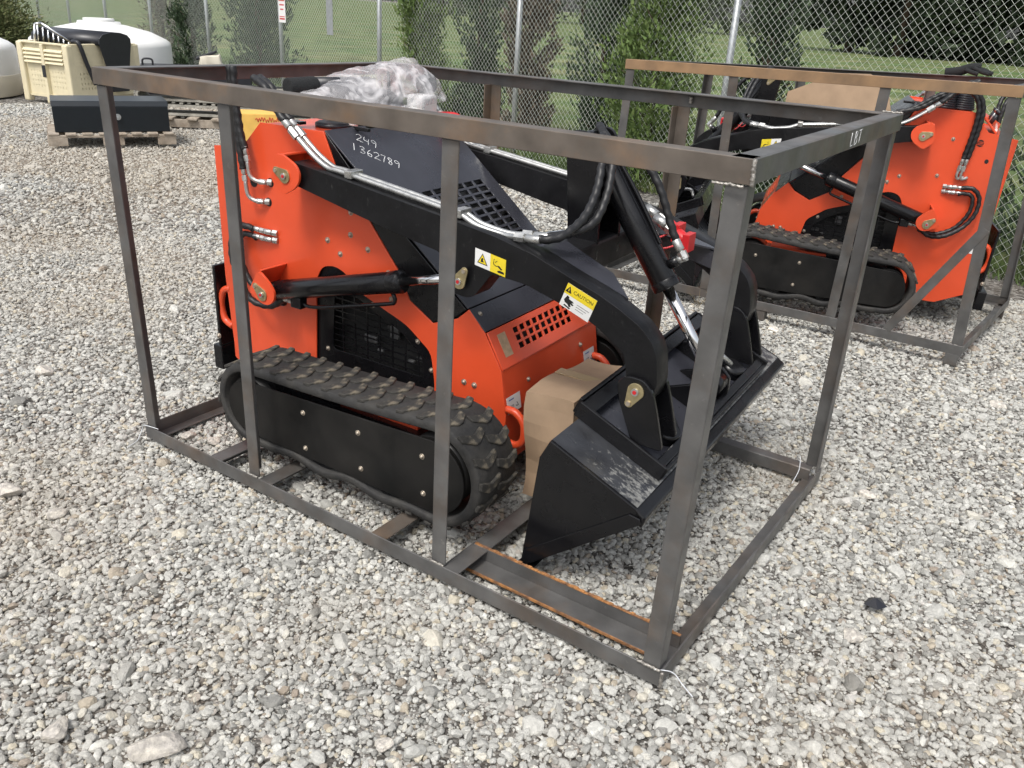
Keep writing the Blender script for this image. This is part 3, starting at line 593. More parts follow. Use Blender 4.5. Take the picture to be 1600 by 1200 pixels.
def track_loop(off=0.0, n=150):
    """closed belt path in u,z: idler at the rear, sprocket at the front, slightly sagging under-run"""
    ru, rz, rr = .475, .232, .150; fu, fz, fr = 1.268, .240, .178
    top = []; pts = []
    for i in range(26): t = math.pi*1.5 - math.pi*i/25*1.03; pts.append((ru + (rr+off)*math.cos(t), rz + (rr+off)*math.sin(t)))
    for i in range(1, 30):
        s = i/30; pts.append((ru + (fu-ru)*s, rz + rr + off + (fz + fr - rz - rr)*s - .006*math.sin(math.pi*s)))
    for i in range(30): t = math.pi*.5 - math.pi*i/29; pts.append((fu + (fr+off)*math.cos(t), fz + (fr+off)*math.sin(t)))
    for i in range(1, 30):
        s = i/30; pts.append((fu + (ru-fu)*s, fz - fr - off + (rz - rr - fz + fr)*s + .012*math.sin(s*math.pi*6)*math.sin(math.pi*s)))
    return pts
def build_track(parent, v0, v1, outer, lugs):
    vo = v0 if outer < 0 else v1
    P = track_loop(0.0); Q = track_loop(-.032); k = len(P); mb = MB()
    vs_ = [];
    for (a, b), (c, d) in zip(P, Q): vs_ += [(a, v0 + .006, b), (a, v1 - .006, b), (c, v1, d), (c, v0, d)]
    fs = []
    for i in range(k):
        j = (i+1) % k
        for e in range(4): fs.append((i*4+e, i*4+(e+1) % 4, j*4+(e+1) % 4, j*4+e))
    mb.add(vs_, fs, True); tr = mb.build('rubber_track', M['rubber'], parent)
    tr.modifiers.new('edge', 'BEVEL').width = .006
    # even arc-length stations
    L = [0]
    for i in range(k): L.append(L[-1] + math.dist(P[i], P[(i+1) % k]))
    def at(s):
        s %= L[-1]
        for i in range(k):
            if L[i+1] >= s:
                t = (s - L[i]) / (L[i+1] - L[i] + 1e-9); a, b = P[i], P[(i+1) % k]; return a[0] + (b[0]-a[0])*t, a[1] + (b[1]-a[1])*t
    me = None; nl = 34; wd = v1 - v0
    if lugs:
        for i in range(nl):
            for side in (0, 1):
                s = (i + .5*side) / nl * L[-1]; (u, z), (u2, z2) = at(s), at(s + .01)
                tang = Vector((u2-u, 0, z2-z)).normalized(); nor = Vector((-tang.z, 0, tang.x))
                if me is None:
                    # V-shaped lug: x along belt, y across, z out
                    l_ = MB(); w_ = wd*.50
                    outl = [(-.032, -.5*w_), (-.006, -.5*w_), (.020, -.08*w_), (.020, .10*w_), (.000, .5*w_), (-.024, .5*w_), (-.010, .04*w_)]
                    l_.prism(outl, (0, 0, -.004), (1, 0, 0), (0, 1, 0), (0, 0, 1), .0115)
                    lo = l_.build('lug', M['lug'], tr, bevel=.0025, seg=1); me = lo.data; o = lo
                else:
                    o = bpy.data.objects.new('lug', me); COL.objects.link(o); o.parent = tr
                    b_ = o.modifiers.new('edge', 'BEVEL'); b_.width = .0025; b_.segments = 1; b_.limit_method = 'ANGLE'
                vv = v0 + wd*(.27 if side == 0 else .73)
                m3 = Matrix((tang, Vector((0, 1, 0)), nor)).transposed().to_4x4()
                if m3.determinant() < 0: m3 = Matrix((tang, Vector((0, -1, 0)), nor)).transposed().to_4x4()
                o.matrix_local = Matrix.Translation((u, vv, z)) @ m3
    # inner frame, cover plate, bolts
    mb = MB(); mb.box((.45, v0 + .05, .13), (1.28, v1 - .02, .325)); mb.build('track_frame', M['black'], parent)
    mb = MB(); mb.box((.84, v0 + .075, .3255), (1.16, v1 - .03, .338)); mb.build('frame_rail', M['orange'], parent)
    for (cu, cz, rr) in ((.475, .232, .096), (1.268, .240, .118)):
        mb = MB(); mb.cyl((cu, v0 + .02, cz), (cu, v1 - .02, cz), rr, n=28); mb.build('track_wheel', M['coverblack'], parent)
    for u in (.64, .80, .96, 1.10):
        mb = MB(); mb.cyl((u, v0 + .02, .118), (u, v1 - .02, .118), .045, n=18); mb.build('track_roller', M['black'], parent)
    out = []
    for i in range(17): t = math.pi*1.5 - math.pi*i/16; out.append((.475 + .098*math.cos(t), .222 + .098*math.sin(t)))
    for i in range(17): t = math.pi*.5 - math.pi*i/16; out.append((1.268 + .122*math.cos(t), .232 + .122*math.sin(t)))
    if outer < 0: cov = splate('track_cover', [out], v0 + .004, .006, M['coverblack'], parent)
    else: cov = splate('track_cover', [out], v1 - .010, .006, M['coverblack'], parent)
    vb = v0 + .004 if outer < 0 else v1 - .004
    for u, z in ((.740, .283), (.744, .153), (.979, .287), (.989, .161), (1.234, .290), (1.240, .163)):
        bolt(cov, (u, vb, z), (0, outer, 0), .0075)
    return tr

def decal_arm(parent, o, a, b, wd, h, flip=False):
    """two-panel pictogram: white panel with a warning triangle, yellow panel with a crushed-figure drawing"""
    o, a, b = Vector(o), Vector(a).normalized(), Vector(b).normalized(); n = a.cross(b)
    d = plate('warning_label', [[(0, 0), (wd*.5, 0), (wd*.5, h), (0, h)]], o, a, b, .0007, M['white'], parent)
    y = plate('yellow_panel', [[(wd*.5, 0), (wd, 0), (wd, h), (wd*.5, h)]], o, a, b, .0007, M['yellow'], d)
    o2 = o + n*.0008; tx, ty, ts = wd*.25, h*.5, h*.36
    plate('warning_triangle', [[(tx - ts*1.0, ty - ts*.8), (tx + ts*1.0, ty - ts*.8), (tx, ty + ts*.95)]], o2, a, b, .0004, M['ink'], d)
    plate('warning_triangle', [[(tx - ts*.78, ty - ts*.66), (tx + ts*.78, ty - ts*.66), (tx, ty + ts*.70)]], o2 + n*.0005, a, b, .0003, M['yellow'], d)
    plate('pictogram', [[(tx - ts*.3, ty - ts*.5), (tx + ts*.3, ty - ts*.4), (tx + ts*.1, ty - ts*.1), (tx + ts*.22, ty + ts*.15), (tx - ts*.05, ty + ts*.25), (tx - ts*.25, ty - ts*.05)]], o2 + n*.0009, a, b, .0003, M['ink'], d)
    mb = MB()
    def seg(x0, y0, x1, y1, r=.0011): mb.tube([o2 + a*(wd*.5 + x0*wd*.5) + b*(y0*h), o2 + a*(wd*.5 + x1*wd*.5) + b*(y1*h)], r, 4)
    for q in ((.25, .8, .22, .5), (.22, .5, .42, .42), (.45, .75, .32, .62), (.42, .42, .55, .5)): seg(*q)
    mb.build('pictogram', M['ink'], d)
    plate('pictogram', [[(wd*.76, h*.10), (wd*.96, h*.12), (wd*.95, h*.24), (wd*.82, h*.26), (wd*.74, h*.18)], ], o2, a, b, .0004, M['ink'], d)
    plate('pictogram', [[(wd*.74, h*.44), (wd*.86, h*.30), (wd*.90, h*.36), (wd*.80, h*.50)]], o2, a, b, .0004, M['ink'], d)
    return d

def arm_outline():
    top = [(.486, 1.033), (.778, .997), (1.11, .955), (1.30, .928), (1.431, .900), (1.555, .858), (1.645, .830), (1.71, .803), (1.777, .768), (1.818, .730), (1.836, .692), (1.847, .615), (1.835, .560)]
    low = [(1.79, .535), (1.755, .560), (1.752, .630), (1.738, .680), (1.651, .735), (1.607, .755), (1.498, .785), (1.412, .808), (1.353, .812), (1.292, .815), (1.235, .735), (1.205, .722), (1.150, .728), (1.12, .775), (1.101, .845), (.997, .861), (.786, .899), (.501, .956), (.458, .960), (.440, .985), (.452, 1.015)]
    return top + low

def build_machine(root, detail=True):
    sides = ((VP, .006, -1), (VF - .006, .006, 1))
    window = rounded([(.448, .20), (.468, .600), (.500, .655), (.560, .668), (.615, .650), (.660, .600), (.884, .525), (.990, .450), (1.008, .34), (1.0, .20)], .025, 3)
    outline = [(-.026, 1.010), (.133, 1.030), (.227, 1.120), (.528, 1.123), (.593, .980), (.663, .905), (.705, .880), (.842, .716), (.897, .616), (.996, .559), (1.097, .600), (1.140, .640), (1.205, .575), (1.275, .460), (1.302, .310), (1.30, .16), (1.18, .10), (.15, .10), (0, .17), (-.008, .275), (-.025, .513)]
    holes = [circle(.245, .918, .016), circle(.262, .846, .018), circle(.175, .905, .022), circle(.806, .500, .006), circle(.245, .45, .005)]
    for v, t, s in sides:
        sp = splate('side_plate', [outline, window], v, t, M['orange'], root)
        # black hood cheek standing between the orange plate and the hood
        splate('hood_side', [[(.535, 1.121), (.640, 1.02), (1.130, .637), (1.088, .603), (.996, .563), (.900, .618), (.846, .718), (.710, .882), (.668, .905), (.598, .982)]], v - (.0 if s < 0 else 0), t, M['black'], root)
        # grille: dark sheet with slots between thin bars
        gv = v + .010 if s < 0 else v - .012
        mb = MB(); mb.box((.44, gv + .06*(-s), .19), (1.02, gv + .065*(-s), .67)); mb.build('grille_backing', M['dark'], root)
        frame_in = rounded([(.530, .345), (.548, .58), (.60, .59), (.86, .485), (.945, .42), (.955, .345)], .02, 3)
        splate('grille_frame', [[(p[0], p[1]) for p in rounded([(.440, .19), (.462, .61), (.50, .66), (.56, .672), (.62, .655), (.67, .61), (.89, .53), (.995, .455), (1.013, .34), (1.005, .19)], .02, 3)], frame_in], gv, .004, M['black'], root)
        mb = MB()
        for i in range(10):
            z = .355 + i*.0235; u1 = .955 if z < .42 else .945 - (z-.42)*2.0
            if z < .585: mb.box((.53, gv + .004*(-s), z), (max(u1, .6), gv + .007*(-s), z + .0045))
        for i in range(7):
            u = .575 + i*.058; z1 = .59 - max(0, u - .60)*.45
            mb.box((u, gv + .0045*(-s), .345), (u + .006, gv + .0075*(-s), z1))
        mb.build('grille', M['black'], root)
        mb = MB()
        for q in ((.66, .40, .06, .03), (.78, .44, .04, .05), (.90, .385, .05, .02), (.72, .375, .03, .012), (.86, .37, .03, .012)):
            mb.box((q[0], gv + .024*(-s), q[1]), (q[0] + q[2], gv + .040*(-s), q[1] + q[3]))
        mb.build('engine_block', M['engine'], root, bevel=.006)['kind'] = 'stuff'
        vb = v if s < 0 else v + t
        for u, z in ((.505, .339), (.926, .473), (.986, .382), (.727, .56)): bolt(sp, (u, vb, z) if False else (u, gv if s < 0 else gv + .004, z), (0, s, 0), .0075)
        for u, z in ((.531, .756), (.642, .872), (.639, .794), (.589, .717), (.716, .757), (.806, .693), (.819, .603), (1.131, .383), (1.173, .383)): bolt(sp, (u, vb, z), (0, s, 0))
        # clevis brackets for the arm pivot and the lift cylinder: folded orange plates
        for nm, (pu, pz), pts, angk in (('arm_bracket', (.479, .987), [(.436, 1.052), (.470, 1.056), (.528, 1.030), (.545, 1.004), (.542, .975), (.520, .950), (.462, .920), (.412, .966)], math.pi*.88),
                                       ('cylinder_bracket', (.333, .546), [(.262, .545), (.318, .634), (.368, .598), (.394, .566), (.390, .535), (.362, .510), (.325, .510)], math.pi*.78)):
            vo = .225 if s < 0 else VF - (.225 - VP) - .010
            br = splate(nm, [rounded(pts, .02, 4)], vo, .010, M['orange'], root)
            a_, b_ = (pts[0], pts[1]) if nm == 'cylinder_bracket' else (pts[0], pts[1])
            fl = (Vector((pts[0][0], 0, pts[0][1])), Vector((pts[1][0], 0, pts[1][1])))
            # web running back to the side plate along the upper edge, and one along the lower rear edge
            for e0, e1 in ((pts[0], pts[1]), (pts[-1], pts[0])):
                p0 = Vector((e0[0], 0, e0[1])); p1 = Vector((e1[0], 0, e1[1])); nn = Vector((-(p1-p0).z, 0, (p1-p0).x)).normalized()
                cen = Vector((pu, 0, pz)); nn = nn if nn.dot(cen - p0) > 0 else -nn
                va, vb2 = (vo + .0101, VP - .0005) if s < 0 else (VF + .0005, vo - .0001)
                mb = MB(); mb.hexa([Vector((p.x, va, p.z)) for p in (p0, p1, p1 + nn*.008, p0 + nn*.008)] + [Vector((p.x, vb2, p.z)) for p in (p0, p1, p1 + nn*.008, p0 + nn*.008)])
                mb.build('bracket_web', M['orange'], br, bevel=.002)
            pin_plate(br, pu, pz, vo if s < 0 else vo + .010, angk, s)
        # lift arm
        av = .25 if s < 0 else 1.05
        arm = splate('lift_arm', [rounded(arm_outline(), .012, 2)], av, .08, M['arm'], root, .004)
        # lift cylinder
        cv = .29 if s < 0 else 1.09
        c0 = Vector((.333, cv, .546)); c1 = Vector((1.188, cv, .775)); dd = (c1-c0).normalized()
        mb = MB(); mb.cyl(c0 + dd*.02, c0 + dd*.585, .036, n=28); mb.cyl(c0 + dd*.565, c0 + dd*.610, .0385, n=28); mb.cyl(c0 + dd*.610, c0 + dd*.618, .0385, .028, n=28)
        mb.cyl(c0 - Vector((0, .03, 0)), c0 + Vector((0, .03, 0)), .034, n=20); cy = mb.build('lift_cylinder', M['black'], root, bevel=.002)
        mb = MB(); mb.cyl(c0 + dd*.61, c1 - dd*.02, .0155, n=20); mb.build('cylinder_rod', M['chrome'], cy)
        mb = MB(); mb.cyl(c1 - Vector((0, .03*1, 0)), c1 + Vector((0, .03, 0)), .026, n=20); mb.build('rod_eye', M['zinc'], cy)
        pin_plate(cy, c1.x, c1.z, .235 if s < 0 else 1.145, R(62), s)
        up = Vector((-dd.z, 0, dd.x))
        q = c0 + dd*.10 - up*.045
        mb = MB(); mb.box((q.x - .02, cv - .018, q.z - .022), (q.x + .03, cv + .018, q.z + .02)); mb.build('cylinder_port', M['black'], cy, bevel=.004)
        e = c0 + dd*.56 - up*.036
        mb = MB(); mb.tube([q + Vector((.03, 0, -.005)), q + Vector((.1, 0, .0)), e - up*.035 - dd*.06, e - up*.03, e + up*.0], .007, 8); mb.build('feed_pipe', M['black'], cy)
        if s < 0:
            fitting(cy, q + Vector((-.075, 0, -.006)), q + Vector((-.02, 0, -.004)), .011)
            hose(cy, [q + Vector((-.07, 0, -.006)), (.30, cv, .478), (.22, cv - .02, .49), (.13, cv + .01, .545), (.085, cv + .02, .62), (.085, cv + .03, .70), (.13, cv + .03, .745), (.19, cv + .04, .742)], .012)
            hose(cy, [(.36, cv + .015, .50), (.27, cv + .02, .485), (.17, cv + .03, .53), (.115, cv + .035, .62), (.12, cv + .04, .70), (.16, cv + .045, .715), (.20, cv + .045, .708)], .011)
            for dz_ in (0, -.028):
                fitting(cy, (.185, .335 + .0, .742 + dz_), (.235, .342, .738 + dz_), .010); fitting(cy, (.235, .342, .738 + dz_), (.285, .358, .735 + dz_), .011)
        # hydraulic steel pipes on top of the arm
        if s < 0: pv = (.285, .312)
        else: pv = (1.075, 1.10)
        for k, pvv in enumerate(pv):
            mb = MB(); mb.tube([(.485, pvv, 1.105), (.555, pvv, 1.055), (.615, pvv, 1.026), (.66, pvv, 1.022), (.75, pvv, 1.012), (1.08, pvv, .972), (1.15, pvv, .962), (1.21, pvv, .940), (1.30, pvv + (.01 if s < 0 else 0), .926), (1.355, pvv + .02*k, .930)], .0088, 12)
            mb.build('hydraulic_pipe', M['zinc'], root)
            fitting(root, (.405, pvv, 1.170), (.485, pvv, 1.105), .013)
            hose(root, [(.26, pvv + .03, 1.27), (.33, pvv + .015, 1.245), (.40, pvv, 1.178), (.43, pvv, 1.15)], .013)
            if s < 0:
                fitting(root, (1.43, pvv + .02*k, .936 + .0*k), (1.345, pvv + .02*k, .930), .013)
        for uu, zz in ((.70, 1.018), (1.13, .965)): mb = MB(); mb.box((uu, pv[0] - .016, zz - .012), (uu + .03, pv[1] + .016, zz + .014)); mb.build('pipe_clamp', M['zinc'], root, bevel=.003)
        # track
        if s < 0: build_track(root, .0, .21, -1, True)
        else: build_track(root, 1.04, 1.23, 1, False)
    # body shell between the plates
    va, vb = VP + .0065, VF - .0065
    mb = MB(); mb.box((-.012, va, .17), (-.004, vb, 1.0)); mb.build('rear_panel', M['orange'], root)
    mb = MB(); mb.hexa([(.14, va, 1.020), (.222, va, 1.108), (.222, vb, 1.108), (.14, vb, 1.020), (.134, va, 1.026), (.222, va, 1.114), (.222, vb, 1.114), (.134, vb, 1.026)])
    mb.box((.223, va, 1.108), (.527, vb, 1.114)); mb.build('top_cover', M['orange'], root)
    mb = MB(); mb.hexa([(-.012, va, 1.002), (.133, va, 1.022), (.133, vb, 1.022), (-.012, vb, 1.002), (-.012, va, 1.006), (.133, va, 1.026), (.133, vb, 1.026), (-.012, vb, 1.006)]); mb.build('control_shelf', M['orange'], root)
    mb = MB(); mb.cyl((.42, .52, 1.1145), (.42, .52, 1.128), .062, n=30); mb.cyl((.42, .52, 1.128), (.42, .52, 1.133), .062, .052, n=30); mb.build('fuel_cap', M['plasticblk'], root)
    mb = MB(); mb.box((.505, .50, 1.118), (.60, .515, 1.13)); mb.box((.50, .56, 1.118), (.545, .60, 1.128)); mb.build('hood_latch', M['black'], root, bevel=.003)
    # hood sheet with punched grille
    h0 = Vector((.528, va - .003, 1.124)); h1 = Vector((1.133, va - .003, .638)); du = (h1-h0).normalized(); L = (h1-h0).length; wv = vb - va + .006
    slots = []
    for r in range(9):
        for c in range(8):
            cc = .085 + c*.0625; rr = .315 + r*.0315
            if r == 0 and c < 1: pass
            slots.append([(rr, cc), (rr + .021, cc), (rr + .021, cc + .050), (rr, cc + .050)])
    plate('hood', [[(0, 0), (L, 0), (L, wv), (0, wv)]] + slots, h0, du, (0, 1, 0), .006, M['hood'], root, .0015)
    mb = MB(); mb.prism([(.56, 1.06), (1.10, .62), (1.10, .58), (.56, .98)], (0, va + .01, 0), (1, 0, 0), (0, 0, 1), (0, 1, 0), vb - va - .02); mb.build('radiator', M['dark'], root)
    mb = MB()
    for i in range(9): mb.box((.70 + i*.03, va + .05, .96 - i*.024), (.706 + i*.03, vb - .05, .975 - i*.024))
    mb.build('radiator_fins', M['engine'], root)
    mb = MB(); mb.hexa([(1.136, va - .003, .634), (1.203, va - .003, .574), (1.203, vb + .003, .574), (1.136, vb + .003, .634), (1.140, va - .003, .640), (1.207, va - .003, .580), (1.207, vb + .003, .580), (1.140, vb + .003, .640)])
    fl = mb.build('hood_flap', M['hood'], root, bevel=.0015); bolt(fl, (1.160, va + .03, .621), (.66, 0, .75), .007)
    # sloped orange front panel with vents, then the upright front
    s0 = Vector((1.206, va, .574)); s1 = Vector((1.273, va, .459)); ds = (s1-s0).normalized(); Ls = (s1-s0).length
    vents = []
    for r in range(3):
        for c in range(9):
            cc = .135 + c*.041; rr = .022 + r*.027; vents.append([(rr, cc), (rr + .019, cc), (rr + .019, cc + .029), (rr, cc + .029)])
    fp = plate('front_panel', [[(0, 0), (Ls, 0), (Ls, vb-va), (0, vb-va)]] + vents, s0, ds, (0, 1, 0), .006, M['orange'], root, .0012)
    mb = MB(); mb.hexa([(1.267, va, .457), (1.294, va, .312), (1.294, vb, .312), (1.267, vb, .457), (1.275, va, .459), (1.302, va, .314), (1.302, vb, .314), (1.275, vb, .459)])
    mb.box((1.292, va, .12), (1.30, vb, .311)); ff_ = mb.build('front_panel', M['orange'], root, bevel=.0015)
    nS = ds.cross(Vector((0, 1, 0)));
    pl = plate('rating_plate', [[(.020, .040), (.100, .040), (.100, .086), (.020, .086)]], s0 + nS*.0062, ds, (0, 1, 0), .0008, M['foilplate'], root)
    mb = MB(); mb.box((1.15, va + .02, .33), (1.20, vb - .02, .52)); mb.build('engine_cover', M['engine'], root)
    dF = Vector((.027, 0, -.145)).normalized(); f0 = Vector((1.276, 0, .459)); nF = dF.cross(Vector((0, 1, 0)))
    for (sv, s_) in ((.370, .095), (.905, .095)):
        st = plate('inventory_sticker', [[(0, 0), (.058, 0), (.058, .082), (0, .082)]], f0 + Vector((0, sv, 0)) + dF*s_ + nF*.0007, dF, (0, 1, 0), .0007, M['white'], root)
        oo = f0 + Vector((0, sv, 0)) + dF*s_ + nF*.0015
        text('sticker_print', 'KSI', .021, oo + dF*.040 + Vector((0, .026, 0)), (0, 1, 0), -dF, M['ink'], st, .0003)
        mb = MB(); mb.tube([oo + dF*.030 + Vector((0, .058, 0)), oo + dF*.044 + Vector((0, .066, 0)), oo + dF*.040 + Vector((0, .050, 0))], .0012, 5)
        mb.build('sticker_print', M['ink'], st)
        mb = MB(); mb.box((-.0002, 0, 0), (.0002, .030, .004), Matrix.Translation(oo + dF*.014 + Vector((0, .012, 0)))); mb.build('sticker_print', M['blueink'], st)
    for p in ((1.2885, .515, .385), (1.2885, .885, .400)): bolt(ff_, p, (nF.x, 0, nF.z), .0075)
    # tow hooks front and rear
    for sv in (.368, .98):
        mb = MB(); mb.tube([(1.30, sv, .33), (1.335, sv, .328), (1.368, sv, .295), (1.368, sv, .235), (1.340, sv, .21), (1.318, sv, .212)], .0135, 10); mb.build('tow_hook', M['orange'], root)
    for sv in (.37, .95):
        mb = MB(); mb.tube([(-.01, sv, .46), (-.055, sv, .44), (-.075, sv, .38), (-.06, sv, .32), (-.015, sv, .30)], .014, 10); mb.build('tow_hook', M['orange'], root)
    mb = MB(); mb.box((-.085, va - .02, .205), (-.070, vb, .545)); mb.box((-.12, va - .02, .10), (-.07, vb, .204)); mb.build('standing_platform', M['black'], root, bevel=.004)
    bolt(root, (-.0775, va - .02, .25), (0, -1, 0), .009)
    # cross tube, tower and tilt cylinder between the arms
    mb = MB(); mb.box((1.345, .3305, .775), (1.455, 1.0495, .875)); mb.build('cross_tube', M['arm'], root, bevel=.01)
    for s, vv in ((1, .331), (-1, 1.049)):
        mb = MB(); mb.prism([(1.40, .885), (1.56, .850), (1.72, .79), (1.70, .74), (1.40, .80)], (0, vv, 0), (1, 0, 0), (0, 0, 1), (0, s, 0), .012); mb.build('arm_gusset', M['hood'], root)
        mb = MB(); mb.hexa([(1.40, vv, .895), (1.70, vv, .805), (1.60, vv + s*.10, .835), (1.40, vv + s*.17, .882), (1.40, vv, .901), (1.70, vv, .811), (1.60, vv + s*.10, .841), (1.40, vv + s*.17, .888)]); mb.build('arm_gusset', M['hood'], root)
    for vv in (.60, .752):
        mb = MB(); mb.prism(rounded([(1.352, .80), (1.345, .90), (1.318, 1.16), (1.335, 1.205), (1.395, 1.205), (1.425, 1.16), (1.452, .98), (1.456, .80)], .02), (0, vv, 0), (1, 0, 0), (0, 0, 1), (0, 1, 0), .014)
        tw = mb.build('tower_plate', M['black'], root, bevel=.002)
    mb = MB(); mb.box((1.352, .6145, .876), (1.364, .7515, 1.02)); mb.build('tower_web', M['black'], root)
    pin_plate(root, 1.37, 1.165, .60, R(-60), -1, .9)
    t0 = Vector((1.37, .69, 1.165)); t1 = Vector((1.875, .69, .475)); dd = (t1-t0).normalized(); Lt = (t1-t0).length
    mb = MB(); mb.cyl(t0 + dd*.0, t0 + dd*.50, .043, n=32); mb.cyl(t0 + dd*.485, t0 + dd*.515, .0455, n=32); mb.cyl(t0 - Vector((0, .05, 0)), t0 + Vector((0, .05, 0)), .036, n=20)
    tc_ = mb.build('tilt_cylinder', M['black'], root, bevel=.0025)
    mb = MB(); mb.cyl(t0 + dd*.51, t1 - dd*.02, .019, n=24); mb.build('cylinder_rod', M['chrome'], tc_)
    mb = MB(); mb.cyl(t1 - Vector((0, .035, 0)), t1 + Vector((0, .035, 0)), .030, n=24); mb.cyl(t1 - Vector((0, .045, 0)), t1 + Vector((0, .045, 0)), .014, n=16); mb.build('rod_eye', M['black'], tc_)
    nrm = Vector((dd.z, 0, -dd.x)); nrm = nrm if nrm.x > 0 else -nrm
    pp = t0 + dd*.45 + nrm*.041
    mb = MB(); mb.cyl(pp, pp + nrm*.035, .016, n=16); mb.build('cylinder_port', M['black'], tc_)
    fitting(tc_, pp + nrm*.033, pp + nrm*.062, .014); fitting(tc_, pp + nrm*.055 - dd*.06 , pp + nrm*.055 + dd*.006, .0145)
    hose(tc_, [pp + nrm*.055 - dd*.055, pp + nrm*.066 - dd*.12, pp + nrm*.085 - dd*.23, pp + nrm*.075 - dd*.34, pp + nrm*.03 - dd*.41, pp - nrm*.03 - dd*.44], .0125)
    mb = MB(); mb.tube([t0 + dd*.03 + nrm*.04, t0 + dd*.2 + nrm*.05, t0 + dd*.38 + nrm*.045], .007, 8); mb.build('feed_pipe', M['black'], tc_)
    for k in range(2):
        hose(root, [(1.425, .285 + .045*k, .936), (1.47, .33 + .05*k, .945), (1.49 + .02*k, .42 + .03*k, .985 - .012*k), (1.485 + .025*k, .50 + .02*k, 1.05 - .01*k), (1.465 + .025*k, .56 + .02*k, 1.12), (1.44 + .02*k, .61 + .02*k, 1.17), (1.41, .66, 1.20), (1.38, .69, 1.215)], .0128)
    # hydraulic couplers with red dust caps beyond the tower
    for k in range(2):
        q = Vector((1.46 + .05*k, .95 - .03*k, .93 - .02*k)); d_ = Vector((.85, -.2, -.35)).normalized()
        mb = MB(); mb.cyl(q, q + d_*.05, .018, n=14); mb.cyl(q + d_*.05, q + d_*.062, .013, n=12); mb.cyl(q + d_*.06, q + d_*.10, .020, n=6, smooth=False); cp = mb.build('hydraulic_coupler', M['zinc'], root)
        mb = MB(); mb.cyl(q + d_*.10, q + d_*.15, .024, n=14); mb.box((-.005, -.03, -.03), (.02, .03, .03), Matrix.Translation(q + d_*.145)); mb.tube([q + d_*.12 + Vector((0, 0, -.02)), q + d_*.06 + Vector((0, -.05, -.06)), q + d_*.0 + Vector((0, -.03, -.03))], .004, 6); mb.build('dust_cap', M['redpart'], cp, bevel=.002)
    build_bucket(root)
    decal_arm(root, (1.232, .2495, .832), (.108, 0, -.0165), (0, 0, 1), .110, .052)

